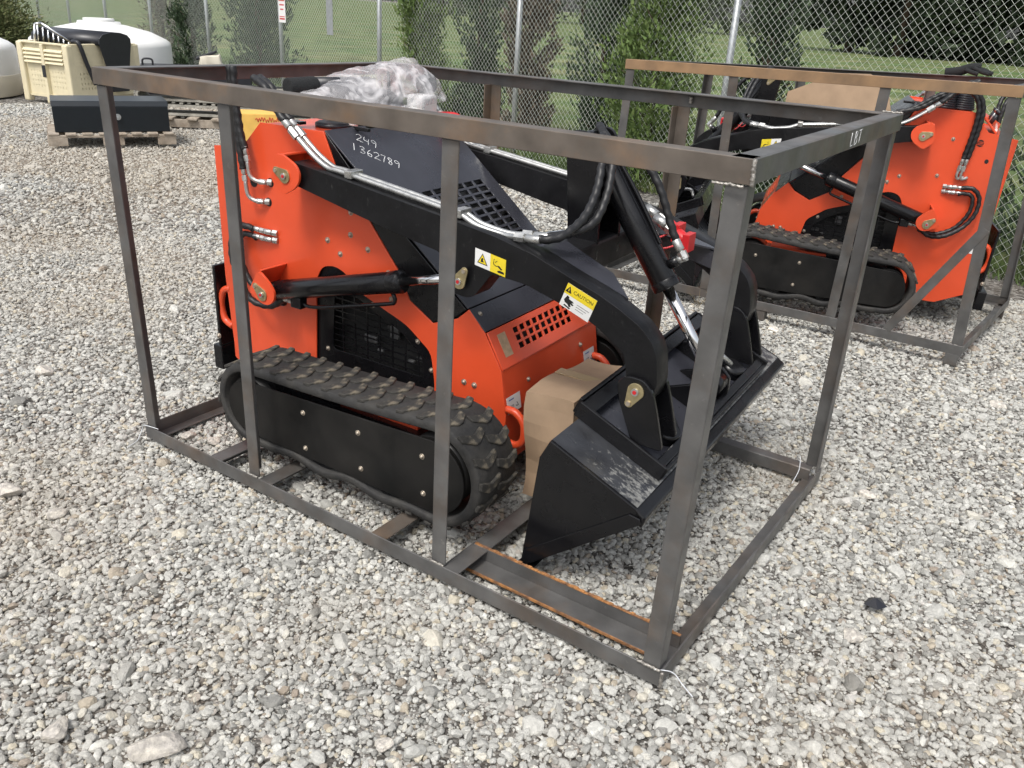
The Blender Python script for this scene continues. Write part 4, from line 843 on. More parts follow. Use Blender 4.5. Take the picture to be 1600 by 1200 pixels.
def build_bucket(root):
    tb = Vector((.919, 0, -.395)); nb = Vector((.395, 0, .919)); eb = Vector((.006, 1, .040))
    P1 = Vector((1.634, .06, .452)); V0, WB = .06, 1.24
    prof = [(1.604, .391), (1.634, .452), (1.905, .338), (1.926, .318), (1.929, .300), (1.565, .002)]
    def at(u, z, w_): return Vector((u, V0, z)) + eb*w_ - Vector((0, 0, 0))
    bk = MB()
    # shell: back and floor as a folded sheet 8 mm thick
    outer = [(1.604, .391), (1.634, .452), (1.905, .338), (1.923, .322), (1.928, .300), (1.575, .004)]
    inner = [(1.612, .386), (1.638, .441), (1.899, .331), (1.914, .318), (1.916, .303), (1.567, .012)]
    k = len(outer); vs_ = []
    for w_ in (.010, WB - .010): vs_ += [at(u, z, w_) for u, z in outer] + [at(u, z, w_) for u, z in inner]
    fs = []
    for i in range(k - 1):
        fs += [(i, i+1, 2*k + i+1, 2*k + i), (k + i, 3*k + i, 3*k + i+1, k + i+1)]
    fs += [(0, 2*k, 3*k, k), (k-1, 2*k - 1, 4*k - 1, 3*k - 1)]
    bk.add(vs_, fs); b = bk.build('bucket', M['worn'], root, bevel=.0)
    for w_, wt in ((0, .0095), (WB - .0095, .0095)):
        mb = MB(); v0 = [at(u, z, w_) for u, z in prof]; v1 = [at(u, z, w_ + wt) for u, z in prof]; n = len(prof)
        mb.add(v0 + v1, [tuple(range(n-1, -1, -1)), tuple(range(n, 2*n))] + [(i, (i+1) % n, n + (i+1) % n, n + i) for i in range(n)]); sp = mb.build('bucket_side', M['black'], b, bevel=.002)
    # wear strip and its weld low on the near side
    mb = MB(); q = [(1.583, .075), (1.892, .318), (1.924, .314), (1.928, .298), (1.566, .004)]
    mb.add([at(u, z, -.006) for u, z in q] + [at(u, z, -.0003) for u, z in q], [(4,3,2,1,0), (5,6,7,8,9)] + [(i, (i+1) % 5, 5 + (i+1) % 5, 5 + i) for i in range(5)]); mb.build('wear_strip', M['black'], b, bevel=.002)
    # floor stiffener bar along the heel
    mb = MB(); mb.hexa([at(1.906, .3385, .0), at(1.938, .318, .0), at(1.938, .318, WB), at(1.906, .3385, WB), at(1.898, .300, .0), at(1.928, .282, .0), at(1.928, .282, WB), at(1.898, .300, WB)]); mb.build('heel_bar', M['black'], b, bevel=.006)
    mb = MB(); mb.hexa([at(1.60, -.004, .0), at(1.55, -.004 + .006, .0), at(1.55, .002, WB), at(1.60, -.004, WB), at(1.615, .02, .0), at(1.556, .016, .0), at(1.556, .016, WB), at(1.615, .02, WB)]); mb.build('cutting_edge', M['black'], b)
    # quick-attach mount: raised frame on the back, open in the middle
    def loc(s, w_, h): return P1 - Vector((0, .06, 0)) + Vector((0, V0, 0)) + tb*s + nb*h + eb*w_
    def bar(s0, s1, w0, w1, h0, h1, nm='mount_rim', m='black'):
        mb = MB(); mb.hexa([loc(s0, w0, h0), loc(s1, w0, h0), loc(s1, w1, h0), loc(s0, w1, h0), loc(s0, w0, h1), loc(s1, w0, h1), loc(s1, w1, h1), loc(s0, w1, h1)]); return mb.build(nm, M[m], b, bevel=.003)
    w0, w1 = .160, 1.06
    bar(-.02, .29, w0, w0 + .010, .0, .052); bar(-.02, .29, w1 - .010, w1, .0, .052)
    bar(.280, .292, w0 + .0105, w1 - .0105, .0, .042); bar(-.03, -.018, w0 + .0105, w1 - .0105, .0, .055)
    bar(-.017, .2795, w0 + .0105, w1 - .0105, .002, .012, 'mount_plate', 'hood')
    bar(-.016, .03, w0 + .011, w1 - .011, .040, .050, 'mount_rim'); bar(.25, .279, w0 + .011, w1 - .011, .032, .042, 'mount_rim')
    for wc in (w0 + .24, w1 - .25):
        mb = MB(); o_ = loc(0, wc, 0); mb.prism([(-.0, .0125), (.24, .0125), (.19, .05), (.12, .085), (.05, .07)], o_, tb, nb, (0, 1, 0), .012); mb.build('mount_bracket', M['black'], b, bevel=.003)
    for wc in (.545, .70):
        mb = MB(); o_ = loc(0, wc, 0); mb.prism([(.09, .0125), (.27, .0125), (.26, .06), (.24, .10), (.20, .115), (.16, .08)], o_, tb, nb, (0, 1, 0), .014); mb.build('mount_bracket', M['black'], b, bevel=.003)
    # lock handles: bent zinc rods and cranks
    for wc, sg in ((.36, 1), (.86, -1)):
        mb = MB(); mb.tube([loc(.06, wc, .03), loc(.07, wc + .02*sg, .07), loc(.12, wc + .03*sg, .085), loc(.17, wc + .02*sg, .075), loc(.20, wc - .02*sg, .05)], .010, 10); mb.build('lock_handle', M['zinc'], b)
        mb = MB(); mb.cyl(loc(.21, wc - .03*sg, .0125), loc(.21, wc - .03*sg, .05), .04, n=22); mb.build('lock_cam', M['black'], b)
    # the outer ear that carries the arm pin on the near and far side
    for vv, s in ((.232, -1), (.3345, 0), (1.034, 0), (1.1345, 1)):
        mb = MB(); ear = rounded([(1.735, .600), (1.765, .628), (1.815, .626), (1.843, .600), (1.862, .545), (1.895, .43), (1.80, .43), (1.748, .545)], .015, 3)
        mb.prism(ear, (0, vv, 0), (1, 0, 0), (0, 0, 1), (0, 1, 0), .0145); e = mb.build('pin_ear', M['black'], b, bevel=.003)
        if s: pin_plate(e, 1.796, .588, vv if s < 0 else vv + .0145, R(-112), s, 1.05)

PSI = 0.03
loader = thing('mini_skid_steer', 'nearer orange and black tracked mini loader with chalk numbers on its hood', 'loader', (0, .093, 0), PSI, 'orange tracked mini loaders')
build_machine(loader)
# second machine stands mirrored (facing the other way) in its own crate, before the first gets its one-off details
loader2 = copy_tree(loader)
tag(loader2, 'farther orange and black tracked mini loader facing left inside the rusty crate', 'loader', 'orange tracked mini loaders')
SU, SV, SZ, YA = .935, 1.02, 1.02, .265
loader2.matrix_world = Matrix.Translation((2.346, 3.325, .0115)) @ Matrix(((-math.cos(YA)*SU, -math.sin(YA)*SV, 0, 0), (-math.sin(YA)*SU, math.cos(YA)*SV, 0, 0), (.057, 0, SZ, 0), (0, 0, 0, 1)))

# one-off details of the near loader
# two feed hoses coming down to elbows in the side plate
for k, (uu, zz, zt) in enumerate(((.185, .968, 1.30), (.168, .896, 1.30))):
    hose(loader, [(uu - .04, .33, zt), (uu - .035, .325, 1.2), (uu - .015, .32, 1.08), (uu + .005, .318, zz + .06)], .013)
    fitting(loader, (uu + .004, .318, zz + .07), (uu + .012, .318, zz + .02), .010)
    mb = MB(); mb.tube([(uu + .012, .318, zz + .02), (uu + .018, .32, zz - .03), (uu + .04, .33, zz - .048), (uu + .07, .345, zz - .052)], .0075, 10); mb.build('hose_elbow', M['zinc'], loader)
    fitting(loader, (uu + .045, .335, zz - .05), (uu + .082, .362, zz - .052), .011)
for (u, z, r_) in ((.262, .916, .016), (.246, .844, .016), (.175, .905, .018), (.806, .500, .006), (.245, .45, .005)): mb = MB(); mb.cyl((u, VP - .001, z), (u, VP + .001, z), r_, n=18); mb.build('drilled_hole', M['dark'], loader)
# caution label, handwriting on the hood
def caution(parent):
    a = Vector((1.6255 - 1.533, 0, .779 - .8125 - .001)).normalized(); a = Vector((.945, 0, -.327)).normalized(); b = Vector((.327, 0, .945)).normalized(); n = a.cross(b)
    wd, h = .100, .072; o = Vector((1.527, .2495, .780)) - b*.004
    d = plate('caution_label', [[(0, 0), (wd, 0), (wd, h), (0, h)]], o, a, b, .0007, M['white'], parent)
    plate('caution_header', [[(0, h*.56), (wd, h*.56), (wd, h), (0, h)]], o + n*.0008, a, b, .0003, M['yellow'], d)
    text('caution_lettering', 'CAUTION', .0148, o + n*.0012 + a*(wd*.60) + b*(h*.775), a, b, M['ink'], d, .0003)
    tx, ty, ts = wd*.115, h*.77, .0105
    plate('warning_triangle', [[(tx - ts, ty - ts*.8), (tx + ts, ty - ts*.8), (tx, ty + ts)]], o + n*.0012, a, b, .0003, M['ink'], d)
    plate('warning_triangle', [[(tx - ts*.13, ty - ts*.45), (tx + ts*.13, ty - ts*.45), (tx + ts*.1, ty + ts*.35), (tx - ts*.1, ty + ts*.35)]], o + n*.0016, a, b, .0003, M['yellow'], d)
    hand = [(.08, .30), (.13, .52), (.20, .50), (.22, .42), (.36, .40), (.40, .36), (.33, .33), (.42, .28), (.38, .23), (.30, .26), (.36, .16), (.30, .12), (.22, .20), (.13, .22)]
    plate('pictogram', [[(x*wd, y*h) for x, y in hand]], o + n*.0008, a, b, .0003, M['ink'], d)
    plate('pictogram', [[(.12*wd, .08*h), (.34*wd, .04*h), (.36*wd, .09*h), (.15*wd, .14*h)]], o + n*.0008, a, b, .0003, M['ink'], d)
    mb = MB()
    for r in range(3): mb.box((wd*.5, -.0002, h*(.38 - .1*r)), (wd*(.92 - .07*r), .0002, h*(.38 - .1*r) + .0012), Matrix.Translation(o + n*.0009) @ Matrix((a, -n, b)).transposed().to_4x4())
    mb.build('fine_print', M['engine'], d)
caution(loader)
DIG = {'2': [[(0, .8), (.3, 1), (.55, .75), (.25, .35), (0, .05), (.25, .1), (.7, .0)]], '4': [[(.1, 1), (.0, .5), (.5, .45)], [(.55, .9), (.45, .4), (.45, 0)]],
       '9': [[(.5, .85), (.2, 1), (.0, .75), (.25, .55), (.5, .8), (.48, .4), (.4, 0)]], '1': [[(.1, 1), (.12, .5), (.1, 0)]],
       '3': [[(.0, .9), (.35, 1), (.45, .75), (.15, .55), (.5, .35), (.35, .05), (0, .1)]], '6': [[(.4, 1), (.1, .6), (.05, .2), (.35, .0), (.5, .25), (.3, .45), (.08, .3)]],
       '7': [[(0, .95), (.5, .98)], [(.5, .98), (.35, .5), (.25, 0)]], '8': [[(.45, .85), (.15, 1), (.05, .75), (.45, .35), (.3, .02), (.05, .2), (.4, .65), (.45, .85)]]}
h0 = Vector((.528, VP, 1.131)); du = (Vector((1.133, VP, .645)) - h0).normalized()
def write(s, start, a, b, size, adv):
    lines = []; x = 0
    for ch in s:
        lines += [[(x + p[0], p[1]) for p in st] for st in DIG[ch]]; x += adv
    return lines
ya = Vector((0, 1, 0)); n_h = du.cross(ya)
d1 = (ya*.80 + du*.60).normalized(); d2 = (-du*.80 + ya*.60).normalized()
base = h0 + n_h*(-.0005)
strokes('chalk_number', write('249', 0, 0, 0, .033, .80), base + du*.062 + ya*.108, d1, d2, .036, .0017, M['paintmark'], loader)
strokes('chalk_number', write('1362789', 0, 0, 0, .033, .74), base + du*.100 + ya*.058, d1, d2, .036, .0017, M['paintmark'], loader)
# control column of the near loader: handle bar with padded grips, lever pods
mb = MB(); mb.cyl((.385, .345, 1.252), (.40, .46, 1.254), .030, n=18); mb.build('handle_grip', M['glove'], loader, bevel=.006)
mb = MB(); mb.cyl((.40, .4605, 1.254), (.43, .70, 1.250), .027, n=16); mb.build('handle_bar', M['plasticblk'], loader)
mb = MB(); mb.tube([(.43, .50, 1.225), (.44, .62, 1.215), (.45, .72, 1.21), (.47, .78, 1.19), (.47, .80, 1.12)], .030, 12); mb.build('hip_pad', M['plasticblk'], loader)
mb = MB(); mb.box((.36, .54, 1.115), (.50, .94, 1.165)); mb.build('control_pod', M['white'], loader, bevel=.012)
mb = MB(); mb.cyl((.45, .98, 1.24), (.50, .985, 1.25), .035, n=18); mb.build('gauge', M['plasticblk'], loader)
mb = MB(); mb.box((.44, .90, 1.12), (.52, 1.0, 1.21)); mb.build('gauge_housing', M['white'], loader, bevel=.012)
for k, (a, b) in enumerate(((.66, .24), (.74, .27), (.82, .29), (.89, .26))):
    mb = MB(); mb.cyl((.43, a, 1.165), (.42, a, 1.0 + b), .006, n=8); mb.build('control_lever', M['black'], loader)
mb = MB(); mb.box((.30, .40, 1.125), (.38, .43, 1.135)); mb.build('hood_latch', M['black'], loader)
mb = MB(); mb.tube([(.52, .98, 1.135), (.60, 1.0, 1.14), (.66, .99, 1.12)], .012, 8); mb.build('throttle_lever', M['redpart'], loader)

# crumpled clear film thrown over the controls
def make_wrap():
    mb = MB(); nu, nv = 220, 72; vs_ = []
    for j in range(nv + 1):
        ph = .02 + (j / nv) * math.pi * .60
        for i in range(nu):
            th = 2*math.pi*i/nu
            d = Vector((math.cos(th)*math.sin(ph), math.sin(th)*math.sin(ph), math.cos(ph)))
            y = .695 + .385*d.y
            top = .100 + .070*min(1, max(0, (y - .42)/.45))
            p = Vector((.45 + (.16 + .05*max(0, d.y))*d.x, y, 1.195 + top*d.z if d.z > 0 else 1.195 + .045*d.z))
            q = Vector((p.x*1.0 + p.y*.35, p.y*.62, p.z*1.25 - p.y*.25)); nz = 0
            for sc, am in ((4.2, .030), (9, .016), (21, .006)):
                dd_ = noise.voronoi(q*sc + Vector((3, 1, 7)))[0]; nz += am*(min(dd_[1] - dd_[0], .7)/.7 - .5) + am*.6*noise.noise(q*sc*.7)
            p += d * nz + Vector((noise.noise(q*6), noise.noise(q*6 + Vector((9, 0, 0))), noise.noise(q*6 + Vector((0, 9, 0)))))*.016
            p.z = max(p.z, 1.142)
            vs_.append(p)
    fs = [(j*nu + i, j*nu + (i+1) % nu, (j+1)*nu + (i+1) % nu, (j+1)*nu + i) for j in range(nv) for i in range(nu)] + [tuple(range(nu))]
    mb.add(vs_, fs, True); o = mb.build('plastic_wrap', M['film'], None)
    o.location = (0, .093, 0); o.rotation_euler = (0, 0, PSI)
    return tag(o, 'crumpled clear plastic wrap bundled over the controls of the nearer loader', 'plastic wrap')
make_wrap()

# far loader's own controls: boots, panel, levers, hose loops (mirrored local axes)
for (bu, bv, b0, r0) in ((.375, .50, 1.118, .062), (.28, .53, 1.118, .066)):
    mb = MB()
    for i in range(8): mb.cyl((bu, bv, b0 + i*.011), (bu, bv, b0 + .0055 + i*.011), r0 - .003*i, r0 + .004 - .003*i, n=22); mb.cyl((bu, bv, b0 + .0055 + i*.011), (bu, bv, b0 + .011 + i*.011), r0 + .004 - .003*i, r0 - .003 - .003*i, n=22)
    mb.build('rubber_boot', M['plasticblk'], loader2)
mb = MB(); mb.hexa([(.09, .37, 1.018), (.175, .37, 1.095), (.175, .70, 1.115), (.02, .70, 1.038), (.09, .37, 1.032), (.175, .37, 1.109), (.175, .70, 1.129), (.02, .70, 1.052)]); cpn = mb.build('control_panel', M['orange'], loader2, bevel=.003)
for i in range(5):
    v = .42 + i*.055; mb = MB(); mb.cyl((.125 - .005*i, v, 1.07), (.105 - .005*i, v, 1.12), .008, n=10); mb.cyl((.105 - .005*i, v, 1.12), (.10 - .005*i, v, 1.135), .012, n=12); mb.build('lever', M['plasticblk' if i != 2 else 'zinc'], cpn)
    mb = MB(); mb.box((.085 - .008*i, v - .014, 1.034 + .003*i), (.098 - .008*i, v - .004, 1.048 + .003*i)); mb.build('switch_label', M['white'], cpn)
for k in range(2):
    o = -.022*k
    hose(loader2, [(.64, .31, 1.062 + .02*k), (.548 + o, .325, 1.115), (.432 + o, .33, 1.190), (.33 + o, .333, 1.222), (.262 + o, .335, 1.205), (.222 + o, .335, 1.140), (.215 + o, .335, 1.035), (.226 + o, .335, .89 - .0*k)], .0135)
    fitting(loader2, (.226 + o, .335, .90), (.233 + o, .335, .825), .011)
    mb = MB(); mb.tube([(.233 + o, .335, .83), (.236 + o, .335, .80), (.225 + o, .338, .785), (.195 + o, .352, .795)], .008, 10); mb.build('hose_elbow', M['zinc'], loader2)
hose(loader2, [(.03, .72, 1.03), (.02, .74, 1.15), (-.01, .78, 1.185), (-.05, .80, 1.15), (-.06, .80, 1.05)], .013)
hose(loader2, [(.05, .72, 1.03), (.045, .76, 1.16), (.01, .80, 1.20), (-.04, .83, 1.16), (-.05, .83, 1.05)], .013)
mb = MB(); mb.cyl((.158, VP - .0012, .973), (.158, VP + .001, .973), .018, n=20); vt = mb.build('vent', M['dark'], loader2)
for q in (-.007, .0, .007): mb = MB(); mb.box((.141, VP - .003, .9717 + q), (.175, VP - .0013, .9743 + q)); mb.build('vent_bar', M['orange'], vt)
for (u, z, r_) in ((.10, .887, .011), (.045, .802, .006)): mb = MB(); mb.cyl((u, VP - .001, z), (u, VP + .001, z), r_, n=16); mb.build('drilled_hole', M['dark'], loader2)
bolt(loader2, (.303, VP, .978)); bolt(loader2, (.332, VP, .784))
plate('inventory_sticker', [[(0, 0), (.07, 0), (.07, .055), (0, .055)]], (.00, VP - .0005, .40), (1, 0, 0), (0, 0, 1), .0008, M['white'], loader2)

# ------------------------------------------------------------------ cardboard
def carton(name, lo, hi, label, rot=0, m='card', crumple=.012):
    mb = MB(); n = 8
    def P(i, j, k):
        x, y, z = (lo[0] + (hi[0]-lo[0])*i/n, lo[1] + (hi[1]-lo[1])*j/n, lo[2] + (hi[2]-lo[2])*k/n)
        q = Vector((x*6, y*6, z*6)); d = Vector((noise.noise(q), noise.noise(q + Vector((7, 0, 0))), noise.noise(q + Vector((0, 7, 0)))))*crumple
        return Vector((x, y, z)) + d
    for ax in range(3):
        for s in (0, n):
            for a in range(n):
                for b in range(n):
                    idx = []
                    for da, db in ((0, 0), (1, 0), (1, 1), (0, 1)):
                        c = [0, 0, 0]; c[ax] = s; c[(ax+1) % 3] = a + da; c[(ax+2) % 3] = b + db; idx.append(P(*c))
                    mb.add(idx, [(0, 1, 2, 3)])
    o = mb.build(name, M[m], None); bm = bmesh.new(); bm.from_mesh(o.data); bmesh.ops.remove_doubles(bm, verts=bm.verts, dist=1e-5); bmesh.ops.recalc_face_normals(bm, faces=bm.faces); bm.to_mesh(o.data); bm.free()
    return tag(o, label, 'box')
bx = carton('cardboard_box', (1.395, .335, .055), (1.56, .73, .43), 'dented brown cardboard box wedged between the nearer loader and its bucket', crumple=.02)
bx.location = (0, .093, 0); bx.rotation_euler = (0, 0, PSI)
mb = MB(); mb.box((1.385, .52, .4345), (1.565, .565, .4375)); mb.build('tape_strip', M['tape'], bx)
# flattened carton leaning on the far loader's tower
mb = MB(); mb.hexa([(1.00, 3.78, 1.16), (1.42, 3.84, 1.10), (1.42, 4.05, 1.12), (1.00, 4.0, 1.18), (1.00, 3.78, 1.165), (1.42, 3.84, 1.105), (1.42, 4.05, 1.125), (1.00, 4.0, 1.185)])
mb = MB(); pc = [(.98, 1.07), (1.62, 1.05), (1.55, 1.24), (1.44, 1.29), (1.26, 1.28), (.98, 1.15)]
mb.prism(pc, (0, 3.80, 0), (1, 0, 0), (0, .12, 1), (0, 1, 0), .006); o = mb.build('cardboard_sheet', M['card']); tag(o, 'flat tan cardboard sheet lying on the farther loader hood', 'cardboard')

# black glove on the far crate's rail
mb = MB(); gx = 1.93
mb.tube([(gx - .13, 4.20, 1.322), (gx - .06, 4.20, 1.335), (gx + .0, 4.20, 1.358), (gx + .05, 4.20, 1.362)], .026, 10)
for k in range(4): mb.tube([(gx + .02, 4.225 - .022*k, 1.358), (gx + .07, 4.225 - .024*k, 1.350 - .003*k), (gx + .125 - .012*abs(k - 1.5), 4.225 - .026*k, 1.334)], .0115, 8)
mb.tube([(gx - .02, 4.18, 1.345), (gx + .02, 4.15, 1.335), (gx + .05, 4.145, 1.33)], .012, 8)
tag(mb.build('work_glove', M['glove']), 'black work glove lying on the rear top rail of the rusty crate', 'glove')

# black plastic scrap on the gravel
mb = MB(); mb.add([(2.455, .665, .012), (2.495, .655, .016), (2.515, .690, .014), (2.49, .715, .02), (2.46, .705, .012), (2.48, .685, .034)], [(0, 1, 5), (1, 2, 5), (2, 3, 5), (3, 4, 5), (4, 0, 5), (0, 4, 3, 2, 1)])
tag(mb.build('plastic_scrap', M['plasticblk']), 'small torn scrap of black plastic on the gravel', 'scrap')
# dry straw tuft against the far crate rail
mb = MB()
for i in range(26):
    p = Vector((1.12 + rnd.uniform(-.16, .16), 2.93 + rnd.uniform(-.03, .02), 0)); t = p + Vector((rnd.uniform(-.06, .08), rnd.uniform(-.04, .04), rnd.uniform(.05, .15)))
    mb.tube([p, p.lerp(t, .5) + Vector((0, 0, .015)), t], .0009, 3)
tag(mb.build('dry_straw', M['drystalk']), kind='stuff')

# ------------------------------------------------------------------ chain link fence
fence = thing('chain_link_fence', 'long galvanised chain link fence behind the loaders and stored goods', 'fence', fence_pt(0))
FZ = 2.05; K0, K1 = -3, 13
def rel(p): return p - fence_pt(0)
for k in range(K0, K1 + 1):
    mb = MB(); r_ = .030
    p = rel(fence_pt(k, .045)); lean = Vector((rnd.uniform(-.01, .01), rnd.uniform(-.01, .01), 0)); mb.cyl(p, p + Vector((0, 0, FZ + .04)) + lean, r_, n=14); mb.cyl(p + Vector((0, 0, FZ + .04)) + lean, p + Vector((0, 0, FZ + .08)) + lean, r_*1.15, .012, n=14)
    mb.build('fence_post', M['galv'], fence)
mb = MB(); mb.cyl(rel(fence_pt(K0, .045, FZ)), rel(fence_pt(K1, .045, FZ)), .021, n=10); mb.build('top_rail', M['galv'], fence)
mb = MB(); mb.cyl(rel(fence_pt(6.9, .02, 1.45)), rel(fence_pt(5.98, .02, 1.45)), .022, n=10); mb.cyl(rel(fence_pt(5.98, .02, 0)), rel(fence_pt(5.98, .02, 1.95)), .022, n=10); mb.build('gate_frame', M['galv'], fence)
# woven fabric: two families of zig-zag diagonals, each wire bowed slightly over the next
def fabric():
    pitch = .062; x0, x1 = K0*2.7, K1*2.7; z0, z1 = .03, FZ; V = []; F = []
    r = .0018; ang = [0, 2.094, 4.189]
    H = z1 - z0
    for fam in (1, -1):
        c0 = x0 - (H if fam > 0 else 0); c1 = x1 + (H if fam < 0 else 0)
        n = int((c1 - c0)/pitch)
        for i in range(n):
            c = c0 + i*pitch; pts = []
            s_ = 0.0
            zc = z0
            m = 9
            for j in range(m):
                z = z0 + H*j/(m-1); x = c + fam*(z - z0)*.98
                if x < x0 or x > x1: continue
                wob = .006*noise.noise((x*1.1, z*1.7, 5)); wx = .007*noise.noise((x*1.3 + 11, z*1.9, 2))
                p = FD*(x + wx) + FN*(fam*.0015 + wob*1.5) + Vector((0, 0, z + .006*noise.noise((x*1.2, z*1.5, 9)))); pts.append(p)
            if len(pts) < 2: continue
            b0 = len(V)
            for p in pts:
                for a in ang: V.append((p.x + r*math.cos(a)*FN.x, p.y + r*math.cos(a)*FN.y, p.z + r*math.sin(a)))
            for j in range(len(pts)-1):
                for e in range(3): F.append((b0 + j*3 + e, b0 + j*3 + (e+1) % 3, b0 + (j+1)*3 + (e+1) % 3, b0 + (j+1)*3 + e))
    me = bpy.data.meshes.new('wire_mesh'); me.from_pydata(V, [], F); me.polygons.foreach_set('use_smooth', [True]*len(F))
    o = link('wire_mesh', me, M['wire'], fence); o['kind'] = 'stuff'
fabric()
# signs wired to the fence
def fence_sign(k, z0, z1, wd, m, name, label, lines):
    s = thing(name, label, 'sign', fence_pt(k, -.012))
    mb = MB(); a = -FD; mb.hexa([a*(-wd/2) + Z*z0, a*(wd/2) + Z*z0, a*(wd/2) + Z*z1, a*(-wd/2) + Z*z1, a*(-wd/2) + Z*z0 - FN*.003, a*(wd/2) + Z*z0 - FN*.003, a*(wd/2) + Z*z1 - FN*.003, a*(-wd/2) + Z*z1 - FN*.003])
    mb.build('sign_panel', M[m], s, bevel=.001, seg=1)
    for i, (q, wl, hh) in enumerate(lines):
        b = MB(); b.hexa([a*(-wl/2) + Z*q - FN*.0034, a*(wl/2) + Z*q - FN*.0034, a*(wl/2) + Z*(q + hh) - FN*.0034, a*(-wl/2) + Z*(q + hh) - FN*.0034, a*(-wl/2) + Z*q - FN*.0042, a*(wl/2) + Z*q - FN*.0042, a*(wl/2) + Z*(q + hh) - FN*.0042, a*(-wl/2) + Z*(q + hh) - FN*.0042])
        b.build('print_line', M['redink'], s)
fence_sign(2.93, 1.13, 1.85, .21, 'white', 'warning_sign', 'white sign with lines of red print hung on the fence', [(1.17, .16, .022), (1.205, .16, .012)] + [(1.30 + .06*i, .10 + .04*(i % 3), .018) for i in range(8)])
fence_sign(2.42, 1.04, 1.75, .17, 'galv', 'fence_panel', 'blank grey rectangular plate hung on the fence right of the sign', [])

# ------------------------------------------------------------------ trees, shrubs, grass
def leaf_cloud(name, pts_fn, n, size, m, parent, seed, up=0.35):
    rs = np.random.RandomState(seed); P, D = pts_fn(rs, n)
    V = np.zeros((n, 3, 3)); 
    r1 = rs.normal(size=(n, 3)); dirs = D + .75*r1/np.linalg.norm(r1, axis=1, keepdims=True); dirs[:, 2] += up; dirs /= np.linalg.norm(dirs, axis=1, keepdims=True)
    r2 = rs.normal(size=(n, 3)); side = np.cross(dirs, r2); side /= np.linalg.norm(side, axis=1, keepdims=True)
    L = size*rs.uniform(.6, 1.5, (n, 1)); Wd = L*rs.uniform(.14, .30, (n, 1))
    V[:, 0] = P - side*Wd; V[:, 1] = P + side*Wd; V[:, 2] = P + dirs*L
    me = bpy.data.meshes.new(name); me.from_pydata(V.reshape(-1, 3).tolist(), [], np.arange(n*3).reshape(-1, 3).tolist())
    return link(name, me, m, parent)
def conifer(k, off, h, r, m, label, n, seed, low=0.05, shape=.6, group='conifers along the fence', size=.07):
    t = thing('conifer_tree', label, 'tree', fence_pt(k, off), 0, group)
    mb = MB(); mb.cyl((0, 0, -.05), (0, 0, h*.9), .05, .012, n=8)
    rs0 = random.Random(seed)
    for i in range(26):
        z = low + (h*.8)*i/26; a = rs0.uniform(0, 6.28); rr = r*.8*(1 - (z/h)**1.6)
        mb.cyl((0, 0, z), (math.cos(a)*rr, math.sin(a)*rr, z + rr*.7), .010, .003, n=5)
    mb.build('trunk', M['bark'], t)
    def pts(rs, n):
        # plumes: sprays of foliage on ascending branchlets
        nc = max(60, n//38); zc = low + (h - low)*rs.uniform(0, 1, nc)**1.05; ac = rs.uniform(0, 2*np.pi, nc); env = r*np.clip(1 - ((zc/h))**1.5, .05, 1)*(.75 + .25*np.sin(zc*5 + seed)); rc = env*rs.uniform(.45, 1.08, nc)
        c = np.stack([rc*np.cos(ac), rc*np.sin(ac), zc], 1); idx = rs.randint(0, nc, n)
        d = np.stack([np.cos(ac), np.sin(ac), np.full(nc, 1.1)], 1); d /= np.linalg.norm(d, axis=1, keepdims=True)
        s = rs.uniform(-.5, .7, (n, 1))*r*.55; P = c[idx] + d[idx]*s + rs.normal(size=(n, 3))*r*.15*(1.1 - .5*np.abs(s)/(r*.6))
        P[:, 2] = np.maximum(P[:, 2], .01); return P, d[idx]
    leaf_cloud('crown', pts, n, size, m, t, seed)
    return t
conifer(4.36, .16, 3.2, .42, M['leafdark'], 'narrow dark green conifer by the fence behind the helmet', 7000, 11, size=.08)
conifer(1.73, .20, 3.4, .36, M['leafbright'], 'slim bright green conifer poking through the fence above the plastic wrap', 14000, 12, size=.055)
conifer(1.56, .75, 3.4, .34, M['leafdark'], 'dark shadowy conifer right beside the slim bright green one', 7000, 13)
conifer(1.20, .70, 3.4, .34, M['leafbrown'], 'browning conifer directly behind the fence post nearest the wrap', 8000, 14)
conifer(.78, .75, 3.6, .36, M['leafdark'], 'dark broad conifer behind the fence left of the far crate', 9000, 15)
conifer(.335, .18, 3.6, .46, M['leafbright'], 'bright green feathery conifer growing through the fence by the far crate corner', 22000, 16, size=.055)
conifer(.04, .80, 3.4, .34, M['leafdark'], 'dark conifer behind the fence just right of the feathery green one', 7000, 17)
conifer(-1.06, .75, 3.6, .78, M['leafdark'], 'wide dark green conifer behind the fence at the right edge', 12000, 18)
conifer(5.25, .5, 3.2, .45, M['leafbrown'], 'small browning conifer behind the fence above the second tank', 5000, 19)
conifer(3.95, .9, 3.0, .62, M['leafdark'], 'broad dark conifer behind the fence left of the warning sign', 8000, 20, size=.09)
def shrub(p, r, h, m, label, n, seed):
    t = thing('shrub', label, 'shrub', p); mb = MB()
    for i in range(14):
        a = i*2.4; mb.cyl((0, 0, 0), (math.cos(a)*r*.6, math.sin(a)*r*.6, h*.7), .02, .006, n=5)
    mb.build('stems', M['bark'], t)
    def pts(rs, n):
        nc = n//50; th = rs.uniform(0, 2*np.pi, nc); ph = np.arccos(rs.uniform(-.1, 1, nc)); rr = rs.uniform(.6, 1.0, nc)
        c = np.stack([r*rr*np.sin(ph)*np.cos(th), r*rr*np.sin(ph)*np.sin(th), h*rr*np.cos(ph)], 1); idx = rs.randint(0, nc, n)
        return np.maximum(c[idx] + rs.normal(size=(n, 3))*r*.14, [-99, -99, .01]), c[idx]/np.linalg.norm(c[idx], axis=1, keepdims=True)
    leaf_cloud('foliage', pts, n, .085, m, t, seed); return t
